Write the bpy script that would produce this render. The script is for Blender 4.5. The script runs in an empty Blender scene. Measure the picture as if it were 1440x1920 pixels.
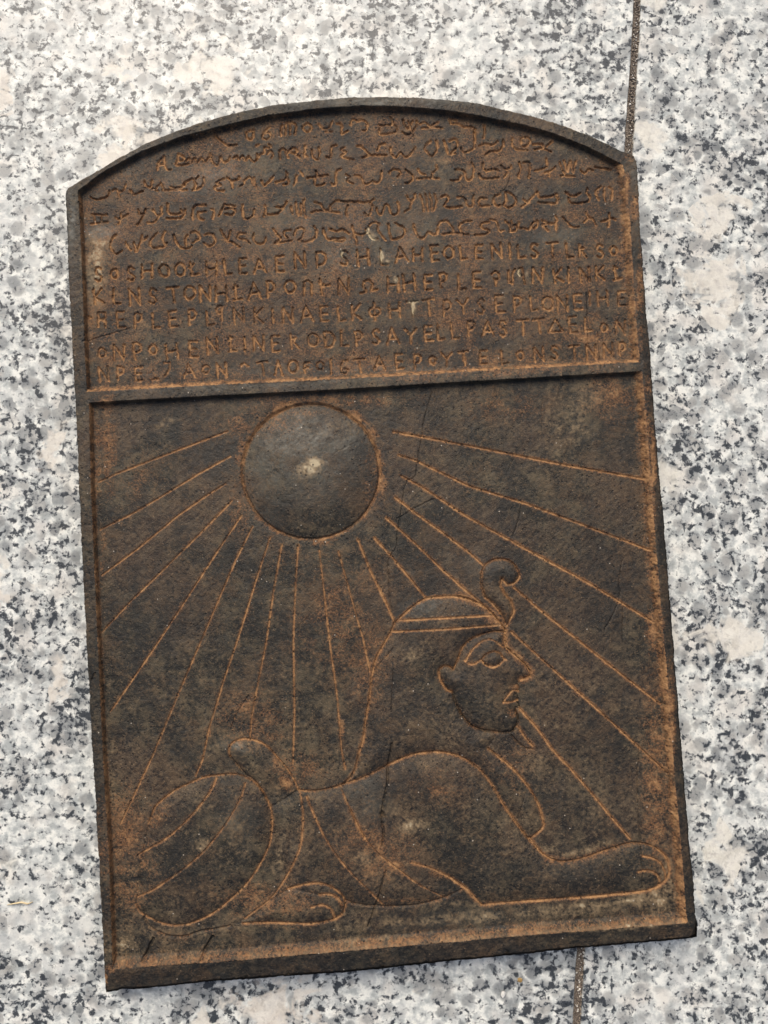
import bpy, math, random
import numpy as np
from mathutils import Matrix, Vector

random.seed(7)
rng = np.random.default_rng(11)
sc = bpy.context.scene
C = sc.collection

# ------------------------------------------------------------------ camera
THICK = 0.0110                      # tablet thickness (m); pavement top is z = 0
FPX = 1442.0                        # focal length in photo pixels (photo 1440 x 1920)
PITCH, ROLL, CAM_H = 0.04458626, -0.03175615, 0.26441414
cam_data = bpy.data.cameras.new('camera')
cam = bpy.data.objects.new('camera', cam_data)
C.objects.link(cam)
cam_data.sensor_fit = 'VERTICAL'
cam_data.sensor_height = 24.0
cam_data.lens = FPX / 1920.0 * 24.0
cam_data.clip_start = 0.01
cam_data.clip_end = 50.0
cp, sp = math.cos(PITCH), math.sin(PITCH)
cr, sr = math.cos(ROLL), math.sin(ROLL)
RX = np.array([[1, 0, 0], [0, cp, -sp], [0, sp, cp]])
RY = np.array([[cr, 0, sr], [0, 1, 0], [-sr, 0, cr]])
RCW = RY @ RX
CAM = np.array([0.0, 0.0, CAM_H + THICK])
m = Matrix([[*RCW[0], CAM[0]], [*RCW[1], CAM[1]], [*RCW[2], CAM[2]], [0, 0, 0, 1]])
cam.matrix_world = m
sc.camera = cam

# ------------------------------------------------------------------ light
SUN_EL, SUN_AZ = math.radians(47), math.radians(-15)   # azimuth from +Y (top of photo), negative = left
world = bpy.data.worlds.new('World')
sc.world = world
world.use_nodes = True
wt = world.node_tree
bg = wt.nodes['Background']
sky = wt.nodes.new('ShaderNodeTexSky')
sky.sky_type = 'NISHITA'
sky.sun_disc = False
sky.sun_elevation = SUN_EL
sky.sun_rotation = SUN_AZ
sky.air_density = 0.9
sky.dust_density = 6.0
sky.ozone_density = 1.0
wt.links.new(sky.outputs[0], bg.inputs[0])
bg.inputs[1].default_value = 0.116
sun_data = bpy.data.lights.new('sun', 'SUN')
sun_data.energy = 2.1
sun_data.angle = math.radians(42)
sun_data.color = (1.0, 0.94, 0.83)
sun = bpy.data.objects.new('sun', sun_data)
C.objects.link(sun)
sd = Vector((math.sin(SUN_AZ) * math.cos(SUN_EL), math.cos(SUN_AZ) * math.cos(SUN_EL), math.sin(SUN_EL)))
sun.rotation_euler = sd.to_track_quat('Z', 'Y').to_euler()
sc.view_settings.view_transform = 'Standard'
sc.view_settings.look = 'None'
sc.view_settings.exposure = 0.0
sc.view_settings.gamma = 1.0

# ------------------------------------------------------------------ helpers
def to_plane(x, y, z):
    """photo point (pixels) -> world point on the horizontal plane at height z"""
    x = np.asarray(x, float); y = np.asarray(y, float)
    d = np.stack([(x - 720) / FPX, -(y - 960) / FPX, -np.ones_like(x)], -1) @ RCW.T
    t = (z - CAM[2]) / d[..., 2]
    return CAM[0] + d[..., 0] * t, CAM[1] + d[..., 1] * t

def mesh_obj(name, verts, faces, mat, parent=None, smooth=False):
    me = bpy.data.meshes.new(name)
    me.from_pydata([tuple(v) for v in verts], [], [tuple(f) for f in faces])
    me.materials.append(mat)
    if smooth:
        me.polygons.foreach_set('use_smooth', [True] * len(me.polygons))
    me.update()
    o = bpy.data.objects.new(name, me)
    C.objects.link(o)
    if parent:
        o.parent = parent
    return o

def empty(name):
    o = bpy.data.objects.new(name, None)
    o.empty_display_size = 0.02
    C.objects.link(o)
    return o

class NT:
    """small helper for node trees"""
    def __init__(s, name):
        s.m = bpy.data.materials.new(name)
        s.m.use_nodes = True
        s.t = s.m.node_tree
        s.b = s.t.nodes['Principled BSDF']
        s.co = s.t.nodes.new('ShaderNodeTexCoord').outputs['Object']
    def L(s, a, b):
        s.t.links.new(a, b)
    def put(s, sock, v):
        if isinstance(v, bpy.types.NodeSocket):
            s.L(v, sock)
        elif isinstance(v, tuple) and len(v) == 3 and sock.type == 'RGBA':
            sock.default_value = (*v, 1)
        else:
            sock.default_value = v
    def noise(s, scale, detail=3, rough=0.6, co=None, dist=0.0, out='Fac', lac=2.0):
        n = s.t.nodes.new('ShaderNodeTexNoise')
        n.inputs['Scale'].default_value = scale
        n.inputs['Detail'].default_value = detail
        n.inputs['Roughness'].default_value = rough
        n.inputs['Distortion'].default_value = dist
        n.inputs['Lacunarity'].default_value = lac
        s.L(co or s.co, n.inputs['Vector'])
        return n.outputs[out]
    def voro(s, scale, out='Color', feature='F1', co=None, rnd=1.0):
        n = s.t.nodes.new('ShaderNodeTexVoronoi')
        n.feature = feature
        n.inputs['Scale'].default_value = scale
        n.inputs['Randomness'].default_value = rnd
        s.L(co or s.co, n.inputs['Vector'])
        return n.outputs[out]
    def math(s, op, a, b=0.0, c=0.0, clamp=False):
        n = s.t.nodes.new('ShaderNodeMath')
        n.operation = op
        n.use_clamp = clamp
        s.put(n.inputs[0], a); s.put(n.inputs[1], b); s.put(n.inputs[2], c)
        return n.outputs[0]
    def step(s, v, lo, hi, a=0.0, b=1.0):
        n = s.t.nodes.new('ShaderNodeMapRange')
        n.interpolation_type = 'SMOOTHSTEP'
        s.put(n.inputs['Value'], v)
        n.inputs['From Min'].default_value = lo
        n.inputs['From Max'].default_value = hi
        n.inputs['To Min'].default_value = a
        n.inputs['To Max'].default_value = b
        return n.outputs[0]
    def mix(s, f, a, b, mode='MIX'):
        n = s.t.nodes.new('ShaderNodeMix')
        n.data_type = 'RGBA'
        n.blend_type = mode
        s.put(n.inputs[0], f); s.put(n.inputs[6], a); s.put(n.inputs[7], b)
        return n.outputs[2]
    def ramp(s, v, stops, interp='LINEAR'):
        n = s.t.nodes.new('ShaderNodeValToRGB')
        r = n.color_ramp
        r.interpolation = interp
        while len(r.elements) > 1:
            r.elements.remove(r.elements[-1])
        for i, (p, c) in enumerate(stops):
            e = r.elements[0] if i == 0 else r.elements.new(p)
            e.position = p
            e.color = (*c, 1)
        s.L(v, n.inputs[0])
        return n.outputs[0]
    def sep(s, v):
        n = s.t.nodes.new('ShaderNodeSeparateColor')
        s.L(v, n.inputs[0])
        return n.outputs
    def t_rot(s, a, deg):
        n = s.t.nodes.new('ShaderNodeVectorRotate')
        n.rotation_type = 'Z_AXIS'
        s.L(a, n.inputs['Vector'])
        n.inputs['Angle'].default_value = math.radians(deg)
        return n.outputs[0]
    def vadd(s, a, b):
        n = s.t.nodes.new('ShaderNodeVectorMath')
        n.operation = 'ADD'
        s.put(n.inputs[0], a); s.put(n.inputs[1], b)
        return n.outputs[0]
    def vscale(s, a, k):
        n = s.t.nodes.new('ShaderNodeVectorMath')
        n.operation = 'SCALE'
        s.put(n.inputs[0], a); n.inputs['Scale'].default_value = k
        return n.outputs[0]
    def vmul(s, a, v):
        n = s.t.nodes.new('ShaderNodeVectorMath')
        n.operation = 'MULTIPLY'
        s.put(n.inputs[0], a); n.inputs[1].default_value = v
        return n.outputs[0]
    def warp(s, scale, amt, co=None):
        n = s.noise(scale, 2, 0.6, co, out='Color')
        c = s.vadd(n, (-0.5, -0.5, -0.5))
        return s.vadd(co or s.co, s.vscale(c, amt))
    def bump(s, h, dist, strength=1.0, normal=None):
        n = s.t.nodes.new('ShaderNodeBump')
        n.inputs['Distance'].default_value = dist
        n.inputs['Strength'].default_value = strength
        s.L(h, n.inputs['Height'])
        if normal is not None:
            s.L(normal, n.inputs['Normal'])
        return n.outputs[0]

# ------------------------------------------------------------------ granite material
def granite_material(offset=(0, 0, 0), name='speckled_granite'):
    n = NT(name)
    co0 = n.vadd(n.co, offset)
    co = n.warp(420, 0.0022, co0)
    k = 1 / 0.000222
    cf = n.warp(k / 9, 0.0010, co)
    blotch = n.noise(k / 42, 3, 0.62, co0, 0.5)
    small = n.noise(k / 13, 3, 0.62, co0, 0.4)
    zone = n.noise(k / 110, 3, 0.55, co0, 0.6)
    cell = n.sep(n.voro(k / 22, 'Color', co=cf))
    cell2 = n.sep(n.voro(k / 10, 'Color', co=cf))
    # feldspar ground
    white = n.ramp(n.noise(k / 18, 3, 0.6, co0), [(0.38, (0.42, 0.445, 0.435)), (0.48, (0.62, 0.64, 0.61)), (0.58, (0.83, 0.835, 0.775))])
    white = n.mix(n.step(cell[0], 0.55, 0.85, 0, 0.55), white, (0.56, 0.57, 0.55))
    white = n.mix(n.step(n.noise(k / 55, 2, 0.5, co0), 0.52, 0.70, 0, 0.5), white, (0.68, 0.63, 0.56))
    # soft rounded grey quartz grains
    ca = n.warp(k / 16, 0.0021, co0)
    col = white
    for sc_, thr, off, dk in ((25, 0.78, 0.0, 0.0), (17, 0.93, 0.7, 0.05), (36, 1.02, 1.9, -0.03)):
        cc = n.vadd(ca, (off, off * 0.6, 0.0))
        vd = n.voro(k / sc_, 'Distance', co=cc); vc = n.sep(n.voro(k / sc_, 'Color', co=cc))
        sel = n.math('ADD', n.math('MULTIPLY', vc[0], 0.50), n.math('ADD', n.math('MULTIPLY', blotch, 0.55), n.math('MULTIPLY', zone, 0.5)))
        gm = n.math('MULTIPLY', n.step(vd, 0.62, 0.34), n.step(sel, thr - 0.05, thr + 0.04))
        gc = n.mix(vc[1], (0.175 - dk, 0.192 - dk, 0.198 - dk), (0.40, 0.392, 0.365))
        gc = n.mix(n.step(small, 0.42, 0.6, 0, 0.35), gc, (0.17, 0.18, 0.20))
        col = n.mix(n.math('MULTIPLY', gm, 0.74), col, gc)
    # dark mica flakes, mostly where the quartz is
    dv = n.math('ADD', n.math('MULTIPLY', small, 0.95), n.math('ADD', n.math('MULTIPLY', blotch, 0.33), n.math('MULTIPLY', zone, 0.32)))
    dv = n.math('ADD', dv, n.math('MULTIPLY', n.noise(k / 6, 2, 0.6, co0), 0.40))
    dv = n.math('SUBTRACT', dv, 0.048)
    sf = n.step(dv, 0.95, 1.00, 0, 0.5)
    col = n.mix(sf, col, (0.24, 0.252, 0.25))
    dm = n.step(dv, 1.00, 1.06)
    col = n.mix(n.math('MULTIPLY', dm, 0.92), col, n.mix(n.step(dv, 1.02, 1.10), (0.110, 0.122, 0.135), (0.022, 0.028, 0.036)))
    # scattered pepper
    pep = n.step(n.voro(k / 16, 'Distance', co=cf), 0.20, 0.10)
    pepr = n.step(n.sep(n.voro(k / 16, 'Color', co=cf))[0], 0.86, 0.9)
    col = n.mix(n.math('MULTIPLY', n.math('MULTIPLY', pep, pepr), 0.85), col, (0.05, 0.055, 0.06))
    # large pale feldspar crystals
    cb = n.warp(k / 40, 0.007, n.warp(k / 12, 0.0015, co0))
    bc = n.sep(n.voro(k / 120, 'Color', co=cb))
    bd = n.voro(k / 120, 'Distance', co=cb)
    bm = n.math('MULTIPLY', n.step(bc[0], 0.745, 0.755), n.step(n.math('ADD', bd, n.math('MULTIPLY', n.math('SUBTRACT', blotch, 0.5), 2.2)), 0.52, 0.26))
    fel = n.mix(bc[1], (0.70, 0.635, 0.545), (0.78, 0.755, 0.66))
    fel = n.mix(n.step(n.noise(k / 30, 3, 0.6, co0), 0.42, 0.58, 0.0, 0.35), fel, (0.82, 0.80, 0.73))
    fel = n.mix(n.step(n.noise(k / 14, 4, 0.65, co0), 0.5, 0.38, 0.0, 0.4), fel, (0.55, 0.52, 0.49))
    keep = n.math('SUBTRACT', 1.0, n.math('MULTIPLY', pep, pepr))
    col = n.mix(n.math('MULTIPLY', n.math('MULTIPLY', bm, keep), 0.78), col, fel)
    # fine grain and soft ochre stains
    col = n.mix(1.0, col, n.ramp(n.noise(1500, 3, 0.7, co0), [(0.25, (0.90, 0.90, 0.90)), (0.7, (1.04, 1.04, 1.04))]), 'MULTIPLY')
    st = n.step(n.noise(22, 4, 0.6, co0), 0.63, 0.78, 0, 0.45)
    col = n.mix(st, col, (0.62, 0.46, 0.28), 'MULTIPLY')
    n.L(col, n.b.inputs['Base Color'])
    n.put(n.b.inputs['Roughness'], n.step(n.noise(900, 3, 0.6, co0), 0.3, 0.7, 0.24, 0.42))
    n.b.inputs['Specular IOR Level'].default_value = 0.42
    n.L(n.bump(n.noise(1300, 4, 0.65, co0), 0.00008, 0.5), n.b.inputs['Normal'])
    return n.m

def mortar_material():
    n = NT('sandy_mortar')
    col = n.ramp(n.noise(2600, 3, 0.7), [(0.36, (0.045, 0.036, 0.028)), (0.5, (0.14, 0.11, 0.085)), (0.64, (0.30, 0.25, 0.20))])
    n.L(col, n.b.inputs['Base Color'])
    n.b.inputs['Roughness'].default_value = 0.85
    n.L(n.bump(n.noise(2200, 4, 0.7), 0.0004, 1.0), n.b.inputs['Normal'])
    return n.m

# ------------------------------------------------------------------ pavement
pavement = empty('pavement')
pavement['kind'] = 'structure'

def slab(edge_a, side, mat):
    """slab whose inner edge follows the joint; edge_a = list of photo points, side = -1 left, +1 right"""
    ys = np.linspace(edge_a[0][1], edge_a[1][1], 260)
    xs = np.interp(ys, [edge_a[0][1], edge_a[1][1]], [edge_a[0][0], edge_a[1][0]])
    jit = np.convolve(rng.normal(0, 1.7, len(ys) + 6), np.ones(7) / 7, 'valid') + rng.normal(0, 0.35, len(ys))
    xs = xs + jit
    px, py = to_plane(xs, ys, 0.0)
    k = 0.000187
    far = 0.9 * side
    rows = []
    for off, z in ((0.0, -0.03), (0.0, -0.0012), (0.5, -0.0005), (1.3, -0.00016), (2.6, 0.0)):
        rows.append(np.stack([px + side * off * k, py, np.full_like(px, z)], 1))
    rows.append(np.stack([np.full_like(px, far), py, np.zeros_like(px)], 1))
    rows.append(np.stack([np.full_like(px, far), py, np.full_like(px, -0.03)], 1))
    V = np.concatenate(rows)
    n = len(px)
    F = []
    for r in range(len(rows) - 1):
        for i in range(n - 1):
            q = [r * n + i, r * n + i + 1, (r + 1) * n + i + 1, (r + 1) * n + i]
            F.append(q if side < 0 else q[::-1])
    last = len(rows) - 1
    e0 = [r * n for r in range(len(rows))]
    e1 = [r * n + n - 1 for r in range(len(rows))]
    F.append(e0 if side < 0 else e0[::-1])
    F.append(e1[::-1] if side < 0 else e1)
    return mesh_obj('granite_slab', V, F, mat, pavement)

JL = [(1189 + 0.0595 * 900, -900), (1189 - 0.0595 * 2800, 2800)]
JR = [(1202.5 + 0.0595 * 900, -900), (1202.5 - 0.0595 * 2800, 2800)]
slab(JL, -1, granite_material())
slab(JR, +1, granite_material((0.371, 0.213, 0.04), 'speckled_granite_two'))
mortar = mortar_material()
mx, my = to_plane(np.array([1186 + 53.5, 1208 + 53.5, 1186 - 166.6, 1208 - 166.6]), np.array([-900, -900, 2800, 2800]), -0.0009)
mesh_obj('mortar_joint', [(mx[0], my[0], -0.0009), (mx[1], my[1], -0.0009), (mx[3], my[3], -0.0009), (mx[2], my[2], -0.0009)], [(0, 3, 2, 1)] if False else [(0, 1, 2, 3)], mortar, pavement)

def grain_shape(r, seed, flat=0.8):
    rr = random.Random(seed)
    t = (1 + 5 ** 0.5) / 2
    vs = [(-1, t, 0), (1, t, 0), (-1, -t, 0), (1, -t, 0), (0, -1, t), (0, 1, t), (0, -1, -t), (0, 1, -t), (t, 0, -1), (t, 0, 1), (-t, 0, -1), (-t, 0, 1)]
    fs = [(0, 11, 5), (0, 5, 1), (0, 1, 7), (0, 7, 10), (0, 10, 11), (1, 5, 9), (5, 11, 4), (11, 10, 2), (10, 7, 6), (7, 1, 8), (3, 9, 4), (3, 4, 2), (3, 2, 6), (3, 6, 8), (3, 8, 9), (4, 9, 5), (2, 4, 11), (6, 2, 10), (8, 6, 7), (9, 8, 1)]
    a = rr.uniform(0, 6.28)
    out = []
    for v in vs:
        k = r / 1.9 * rr.uniform(0.7, 1.2)
        x, y, z = v[0] * k, v[1] * k * 0.8, v[2] * k * flat
        out.append((x * math.cos(a) - y * math.sin(a), x * math.sin(a) + y * math.cos(a), z))
    return out, fs

def sand(name, count, r0, r1, mats):
    V, F, MI = [], [], []
    for i in range(count):
        yy = random.uniform(-60, 1980)
        xx = 1197 - 0.0595 * yy + random.gauss(0, 3.8)
        x, y = to_plane(xx, yy, -0.0008)
        r = random.uniform(r0, r1) * (1.5 if random.random() < 0.08 else 1)
        vs, fs = grain_shape(r, i)
        b = len(V)
        V += [(v[0] + float(x), v[1] + float(y), v[2] - 0.0008 + r * 0.4) for v in vs]
        F += [tuple(b + q for q in f) for f in fs]
        mi = random.choices(range(len(mats)), [5, 4, 2])[0]
        MI += [mi] * len(fs)
    o = mesh_obj(name, V, F, mats[0], pavement)
    for mm in mats[1:]:
        o.data.materials.append(mm)
    o.data.polygons.foreach_set('material_index', MI)
    o['kind'] = 'stuff'
    return o

def plain(name, col, rough=0.6, nscale=1500, amt=0.3):
    n = NT(name)
    c2 = tuple(c * (1 - amt) for c in col)
    n.L(n.mix(n.noise(nscale, 3), c2, col), n.b.inputs['Base Color'])
    n.b.inputs['Roughness'].default_value = rough
    n.L(n.bump(n.noise(nscale * 1.5, 3), 0.0001, 0.5), n.b.inputs['Normal'])
    return n.m

sand('sand_grain', 2400, 0.00016, 0.00040, [plain('dark_sand', (0.13, 0.10, 0.08)), plain('tan_sand', (0.40, 0.33, 0.25)), plain('pale_sand', (0.78, 0.74, 0.66), 0.3)])

# ------------------------------------------------------------------ tablet height field
NX, NY = 850, 1180
def polyline_at(pts, t):
    p = np.array(pts, float)
    d = np.r_[0, np.cumsum(np.hypot(*np.diff(p, axis=0).T))]
    d /= d[-1]
    return np.stack([np.interp(t, d, p[:, 0]), np.interp(t, d, p[:, 1])], 1)

TOP = [(123, 358), (127, 351), (148, 338), (169, 327), (217, 298), (267, 271), (330, 244), (372, 230), (417, 217), (465, 205), (511, 196), (594, 186), (661, 181), (700, 180.5), (783, 182), (840, 186), (894, 192), (978, 212), (1020, 223), (1061, 236), (1100, 251), (1139, 268), (1165, 281), (1184, 288), (1190, 293)]
BOT = [(197, 1864), (206, 1863), (218, 1862), (224, 1858), (262, 1857), (300, 1853), (350, 1847), (440, 1840), (520, 1835), (580, 1830), (700, 1822), (760, 1814), (830, 1806), (900, 1800), (1000, 1790), (1080, 1781), (1200, 1771), (1260, 1765), (1300, 1762), (1309, 1759)]
LEFT = [(123, 358), (122, 366), (123, 385), (125, 420), (128, 520), (137, 690), (143, 800), (149, 950), (155, 1080), (162, 1220), (170, 1370), (178, 1500), (183, 1590), (189, 1700), (193, 1790), (197, 1864)]
RIGHT = [(1190, 293), (1194, 303), (1196, 330), (1199, 380), (1201, 415), (1209, 520), (1219, 640), (1224, 705), (1230, 800), (1240, 910), (1248, 1000), (1256, 1100), (1264, 1200), (1276, 1350), (1286, 1480), (1293, 1570), (1303, 1665), (1306, 1718), (1309, 1730), (1310, 1745), (1309, 1759)]
s = np.linspace(0, 1, NX); t = np.linspace(0, 1, NY)
def rough(n, amp, w):
    k = np.ones(w) / w
    return np.convolve(rng.normal(0, amp, n + w - 1), k, 'valid')
Tp = polyline_at(TOP, s); Bp = polyline_at(BOT, s); Lp = polyline_at(LEFT, t); Rp = polyline_at(RIGHT, t)
fade_s = np.minimum(1, np.minimum(s, 1 - s) * 60); fade_t = np.minimum(1, np.minimum(t, 1 - t) * 60)
Tp[:, 1] += (rough(NX, 1.6, 25) + rough(NX, 0.4, 3)) * fade_s
Bp[:, 1] += (rough(NX, 2.6, 41) + rough(NX, 0.6, 4)) * fade_s
Lp[:, 0] += (rough(NY, 1.6, 21) + rough(NY, 0.5, 3)) * fade_t
Rp[:, 0] += (rough(NY, 2.2, 25) + rough(NY, 0.6, 3)) * fade_t
S, T = s[None, :, None], t[:, None, None]
P = (1 - T) * Tp[None] + T * Bp[None] + (1 - S) * Lp[:, None] + S * Rp[:, None] \
    - ((1 - S) * (1 - T) * Tp[0] + S * (1 - T) * Tp[-1] + (1 - S) * T * Bp[0] + S * T * Bp[-1])
X, Y = P[..., 0], P[..., 1]

def vnoise(step, seed):
    """smooth value noise over the photo-plane, -1..1"""
    g = np.random.default_rng(seed).uniform(-1, 1, (int(2100 / step) + 4, int(1600 / step) + 4))
    fx, fy = X / step, Y / step
    ix, iy = np.floor(fx).astype(int), np.floor(fy).astype(int)
    u, v = fx - ix, fy - iy
    u = u * u * (3 - 2 * u); v = v * v * (3 - 2 * v)
    ix += 1; iy += 1
    return (g[iy, ix] * (1 - u) + g[iy, ix + 1] * u) * (1 - v) + (g[iy + 1, ix] * (1 - u) + g[iy + 1, ix + 1] * u) * v

WX = X + 0.9 * vnoise(5, 1) + 0.6 * vnoise(2.4, 2)
WY = Y + 0.9 * vnoise(5, 3) + 0.6 * vnoise(2.4, 4)
cxmin, cxmax = X.min(0) - 3, X.max(0) + 3

def region(pts, pad):
    p = np.asarray(pts, float)
    x0, x1 = p[:, 0].min() - pad, p[:, 0].max() + pad
    y0, y1 = p[:, 1].min() - pad, p[:, 1].max() + pad
    cs = np.where((cxmax >= x0) & (cxmin <= x1))[0]
    if len(cs) == 0:
        return None
    c0, c1 = cs[0], cs[-1] + 1
    yy = Y[:, c0:c1]
    rs = np.where((yy.max(1) + 3 >= y0) & (yy.min(1) - 3 <= y1))[0]
    if len(rs) == 0:
        return None
    return slice(rs[0], rs[-1] + 1), slice(c0, c1)

def dist_to(strokes, pad, warped=True, closed=False):
    """distance (photo px) from grid points to a set of polylines, in the window around them"""
    allp = np.array([q for st in strokes for q in st], float)
    w = region(allp, pad)
    if w is None:
        return None, None
    x = (WX if warped else X)[w]; y = (WY if warped else Y)[w]
    D = np.full(x.shape, 1e9)
    for st in strokes:
        st = list(st) + ([st[0]] if closed else [])
        for (ax, ay), (bx, by) in zip(st[:-1], st[1:]):
            vx, vy = bx - ax, by - ay
            l2 = vx * vx + vy * vy + 1e-9
            h = np.clip(((x - ax) * vx + (y - ay) * vy) / l2, 0, 1)
            D = np.minimum(D, (x - ax - h * vx) ** 2 + (y - ay - h * vy) ** 2)
    return w, np.sqrt(D)

def inside(poly, warped=False):
    p = np.asarray(poly, float)
    w = region(p, 4)
    x = (WX if warped else X)[w]; y = (WY if warped else Y)[w]
    r = np.zeros(x.shape, bool)
    q = np.roll(p, 1, 0)
    for (ax, ay), (bx, by) in zip(p, q):
        if ay == by:
            continue
        r ^= ((ay > y) != (by > y)) & (x < (bx - ax) * (y - ay) / (by - ay) + ax)
    out = np.zeros(X.shape, bool)
    out[w] = r
    return out

def smooth(a):
    a = np.clip(a, 0, 1)
    return a * a * (3 - 2 * a)

def curve(pts, n=6):
    """Catmull-Rom through the points"""
    p = [pts[0]] + list(pts) + [pts[-1]]
    out = []
    for i in range(1, len(p) - 2):
        p0, p1, p2, p3 = [np.array(q, float) for q in p[i - 1:i + 3]]
        for k in range(n):
            u = k / n
            out.append(tuple(0.5 * (2 * p1 + (p2 - p0) * u + (2 * p0 - 5 * p1 + 4 * p2 - p3) * u * u + (3 * p1 - p0 - 3 * p2 + p3) * u ** 3)))
    out.append(tuple(pts[-1]))
    return out

def crop(ox, oy, k, *pts):
    return [(ox + a / k, oy + b / k) for a, b in pts]

H = np.zeros(X.shape)
NB1 = vnoise(15, 61); NB2 = vnoise(4, 62); NB3 = vnoise(48, 63)
RUST = np.zeros(X.shape); TAN = np.zeros(X.shape); DARK = np.zeros(X.shape); GREY = np.zeros(X.shape)
PID = np.zeros(X.shape, np.int32)           # 0 = frame
parts = [('frame', None)]                   # name, parent id
def new_part(name, parent=None):
    parts.append((name, parent))
    return len(parts) - 1
P_BAR = new_part('divider_bar')
P_INS = new_part('inscription_panel')
P_PIC = new_part('picture_panel')

# panels --------------------------------------------------------------
in_top = [(146, 358), (189, 325), (230, 302), (267, 283), (336, 257), (419, 235), (500, 216), (594, 204), (678, 198), (761, 200), (839, 207), (894, 216), (978, 233), (1033, 248), (1100, 274), (1135, 291), (1168, 309)]
in_l1 = [(146, 358), (150, 420), (155, 540), (158, 640), (163, 735)]
in_r1 = [(1168, 309), (1176, 345), (1182, 420), (1188, 520), (1195, 620), (1200, 679)]
in_b1 = [(163, 735), (400, 722), (600, 713), (800, 702), (1000, 690), (1200, 679)]
in_t2 = [(167, 755), (400, 742), (600, 732), (800, 720), (1000, 708), (1204, 696)]
in_l2 = [(167, 755), (170, 900), (174, 1000), (183, 1200), (193, 1420), (204, 1600), (211, 1818)]
in_r2 = [(1204, 696), (1213, 800), (1231, 1032), (1242, 1168), (1250, 1250), (1267, 1480), (1279, 1600), (1286, 1700), (1290, 1731)]
in_b2 = [(211, 1818), (300, 1811), (440, 1802), (560, 1791), (682, 1781), (840, 1767), (980, 1755), (1130, 1744), (1290, 1731)]
FIELD = 12.0
def panel(pid, top, left, right, bottom, wt_, wl, wr, wb, rb):
    poly = list(top) + list(right)[1:] + list(bottom)[::-1][1:] + list(left)[::-1][1:-1]
    ins = inside(poly, False)
    PID[ins] = pid
    h = np.full(X.shape, -FIELD)
    for pl, w_, rs in ((top, wt_, 0), (left, wl, 0.55), (right, wr, 0.66), (bottom, wb, rb)):
        w, d = dist_to([pl], 40, pl is right or pl is bottom)
        wall = -FIELD * smooth(d / w_)
        sub = h[w]; m_ = d < w_
        sub[m_] = np.maximum(sub[m_], wall[m_])
        h[w] = sub
        if rs:
            RUST[w] = np.maximum(RUST[w], rs * np.exp(-np.maximum(0, d - w_ * 0.5) / (w_ * 0.45 + 1.5)) * ins[w] * np.clip(0.85 + 0.4 * NB1[w] + 0.35 * NB2[w], 0.1, 1.2))
    H[ins] = h[ins]
panel(P_INS, in_top, in_l1, in_r1, in_b1, 3.2, 3.6, 15, 11, 0.7)
panel(P_PIC, in_t2, in_l2, in_r2, in_b2, 3.2, 4, 14, 18, 0.42)
w, d = dist_to([in_b2], 30)
TAN[w] = np.maximum(TAN[w], 0.85 * np.exp(-(d / 11) ** 1.5) * np.clip(0.8 + 0.35 * NB1[w] + 0.3 * NB2[w], 0, 1) * (PID[w] == P_PIC) * (0.55 + 0.45 * smooth((X[w] - 330) / 300)))
bar = inside(list(in_b1) + list(in_t2)[::-1])
PID[bar & (PID == 0)] = P_BAR
field_ins = PID == P_INS; field_pic = PID == P_PIC

# gentle unevenness of the surface -----------------------------------
H += 0.9 * vnoise(120, 21) * (PID > 1) + 0.45 * vnoise(34, 22) + 0.28 * vnoise(11, 23) + 0.22 * vnoise(4.5, 24)
fr = (PID == 0)
H[fr] += (0.5 * vnoise(8, 25))[fr]
# rounded, chipped outer arris
jj = np.arange(NX)[None, :]; ii = np.arange(NY)[:, None]
edge = np.minimum(np.minimum(jj, NX - 1 - jj), np.minimum(ii, NY - 1 - ii)) * 1.28
H -= 2.6 * np.clip(1 - edge / 3.6, 0, 1) ** 2
ed_r = (NX - 1 - jj) * 1.28; ed_b = (NY - 1 - ii) * 1.28
H -= fr * 5.5 * np.clip(1 - ed_r / 17, 0, 1) * smooth((Y - 330) / 200)
H -= fr * 7.0 * np.clip(1 - ed_b / 34, 0, 1)
chip = np.clip(vnoise(17, 31) + 0.55 * vnoise(6, 32) - 0.55, 0, 1)
bottom_zone = smooth((Y - 1650) / 120)
H -= chip * (2.0 + 3 * bottom_zone) * np.clip(1 - edge / 14, 0, 1)
H -= fr * bottom_zone * (0.8 * np.abs(vnoise(5, 33)) + 0.8 * vnoise(14, 34))

def groove(strokes, hw, depth, rust=0.9, pid=None, dark=0.0, glow=3.0, limit=None, crisp=False):
    w, d = dist_to(strokes, hw + 14, not crisp)
    if w is None:
        return
    ok = np.ones(d.shape, bool) if limit is None else limit[w]
    prof = np.clip(1 - (d / hw) ** 2, 0, 1)
    H[w] -= depth * prof * ok
    if rust:
        r = rust * np.exp(-np.maximum(0, d - hw * 0.6) / glow) * ok
        r = r * np.clip(0.85 + (0.25 if crisp else 0.4) * NB1[w] + (0.2 if crisp else 0.3) * NB2[w], 0.15, 1.1)
        if crisp:
            r = r * np.clip(1.04 + 0.36 * NB3[w], 0.6, 1.3)
        r = np.maximum(r, 0.27 * np.exp(-d / 8.0) * ok * (0.8 + 0.6 * NB1[w]))
        RUST[w] = np.maximum(RUST[w], r)
    if dark:
        DARK[w] = np.maximum(DARK[w], dark * np.exp(-np.maximum(0, d - hw * 0.6) / 1.8) * ok)
    if pid is not None:
        pw = PID[w]
        pw[(d < hw + 0.7) & ok] = pid
        PID[w] = pw

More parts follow.
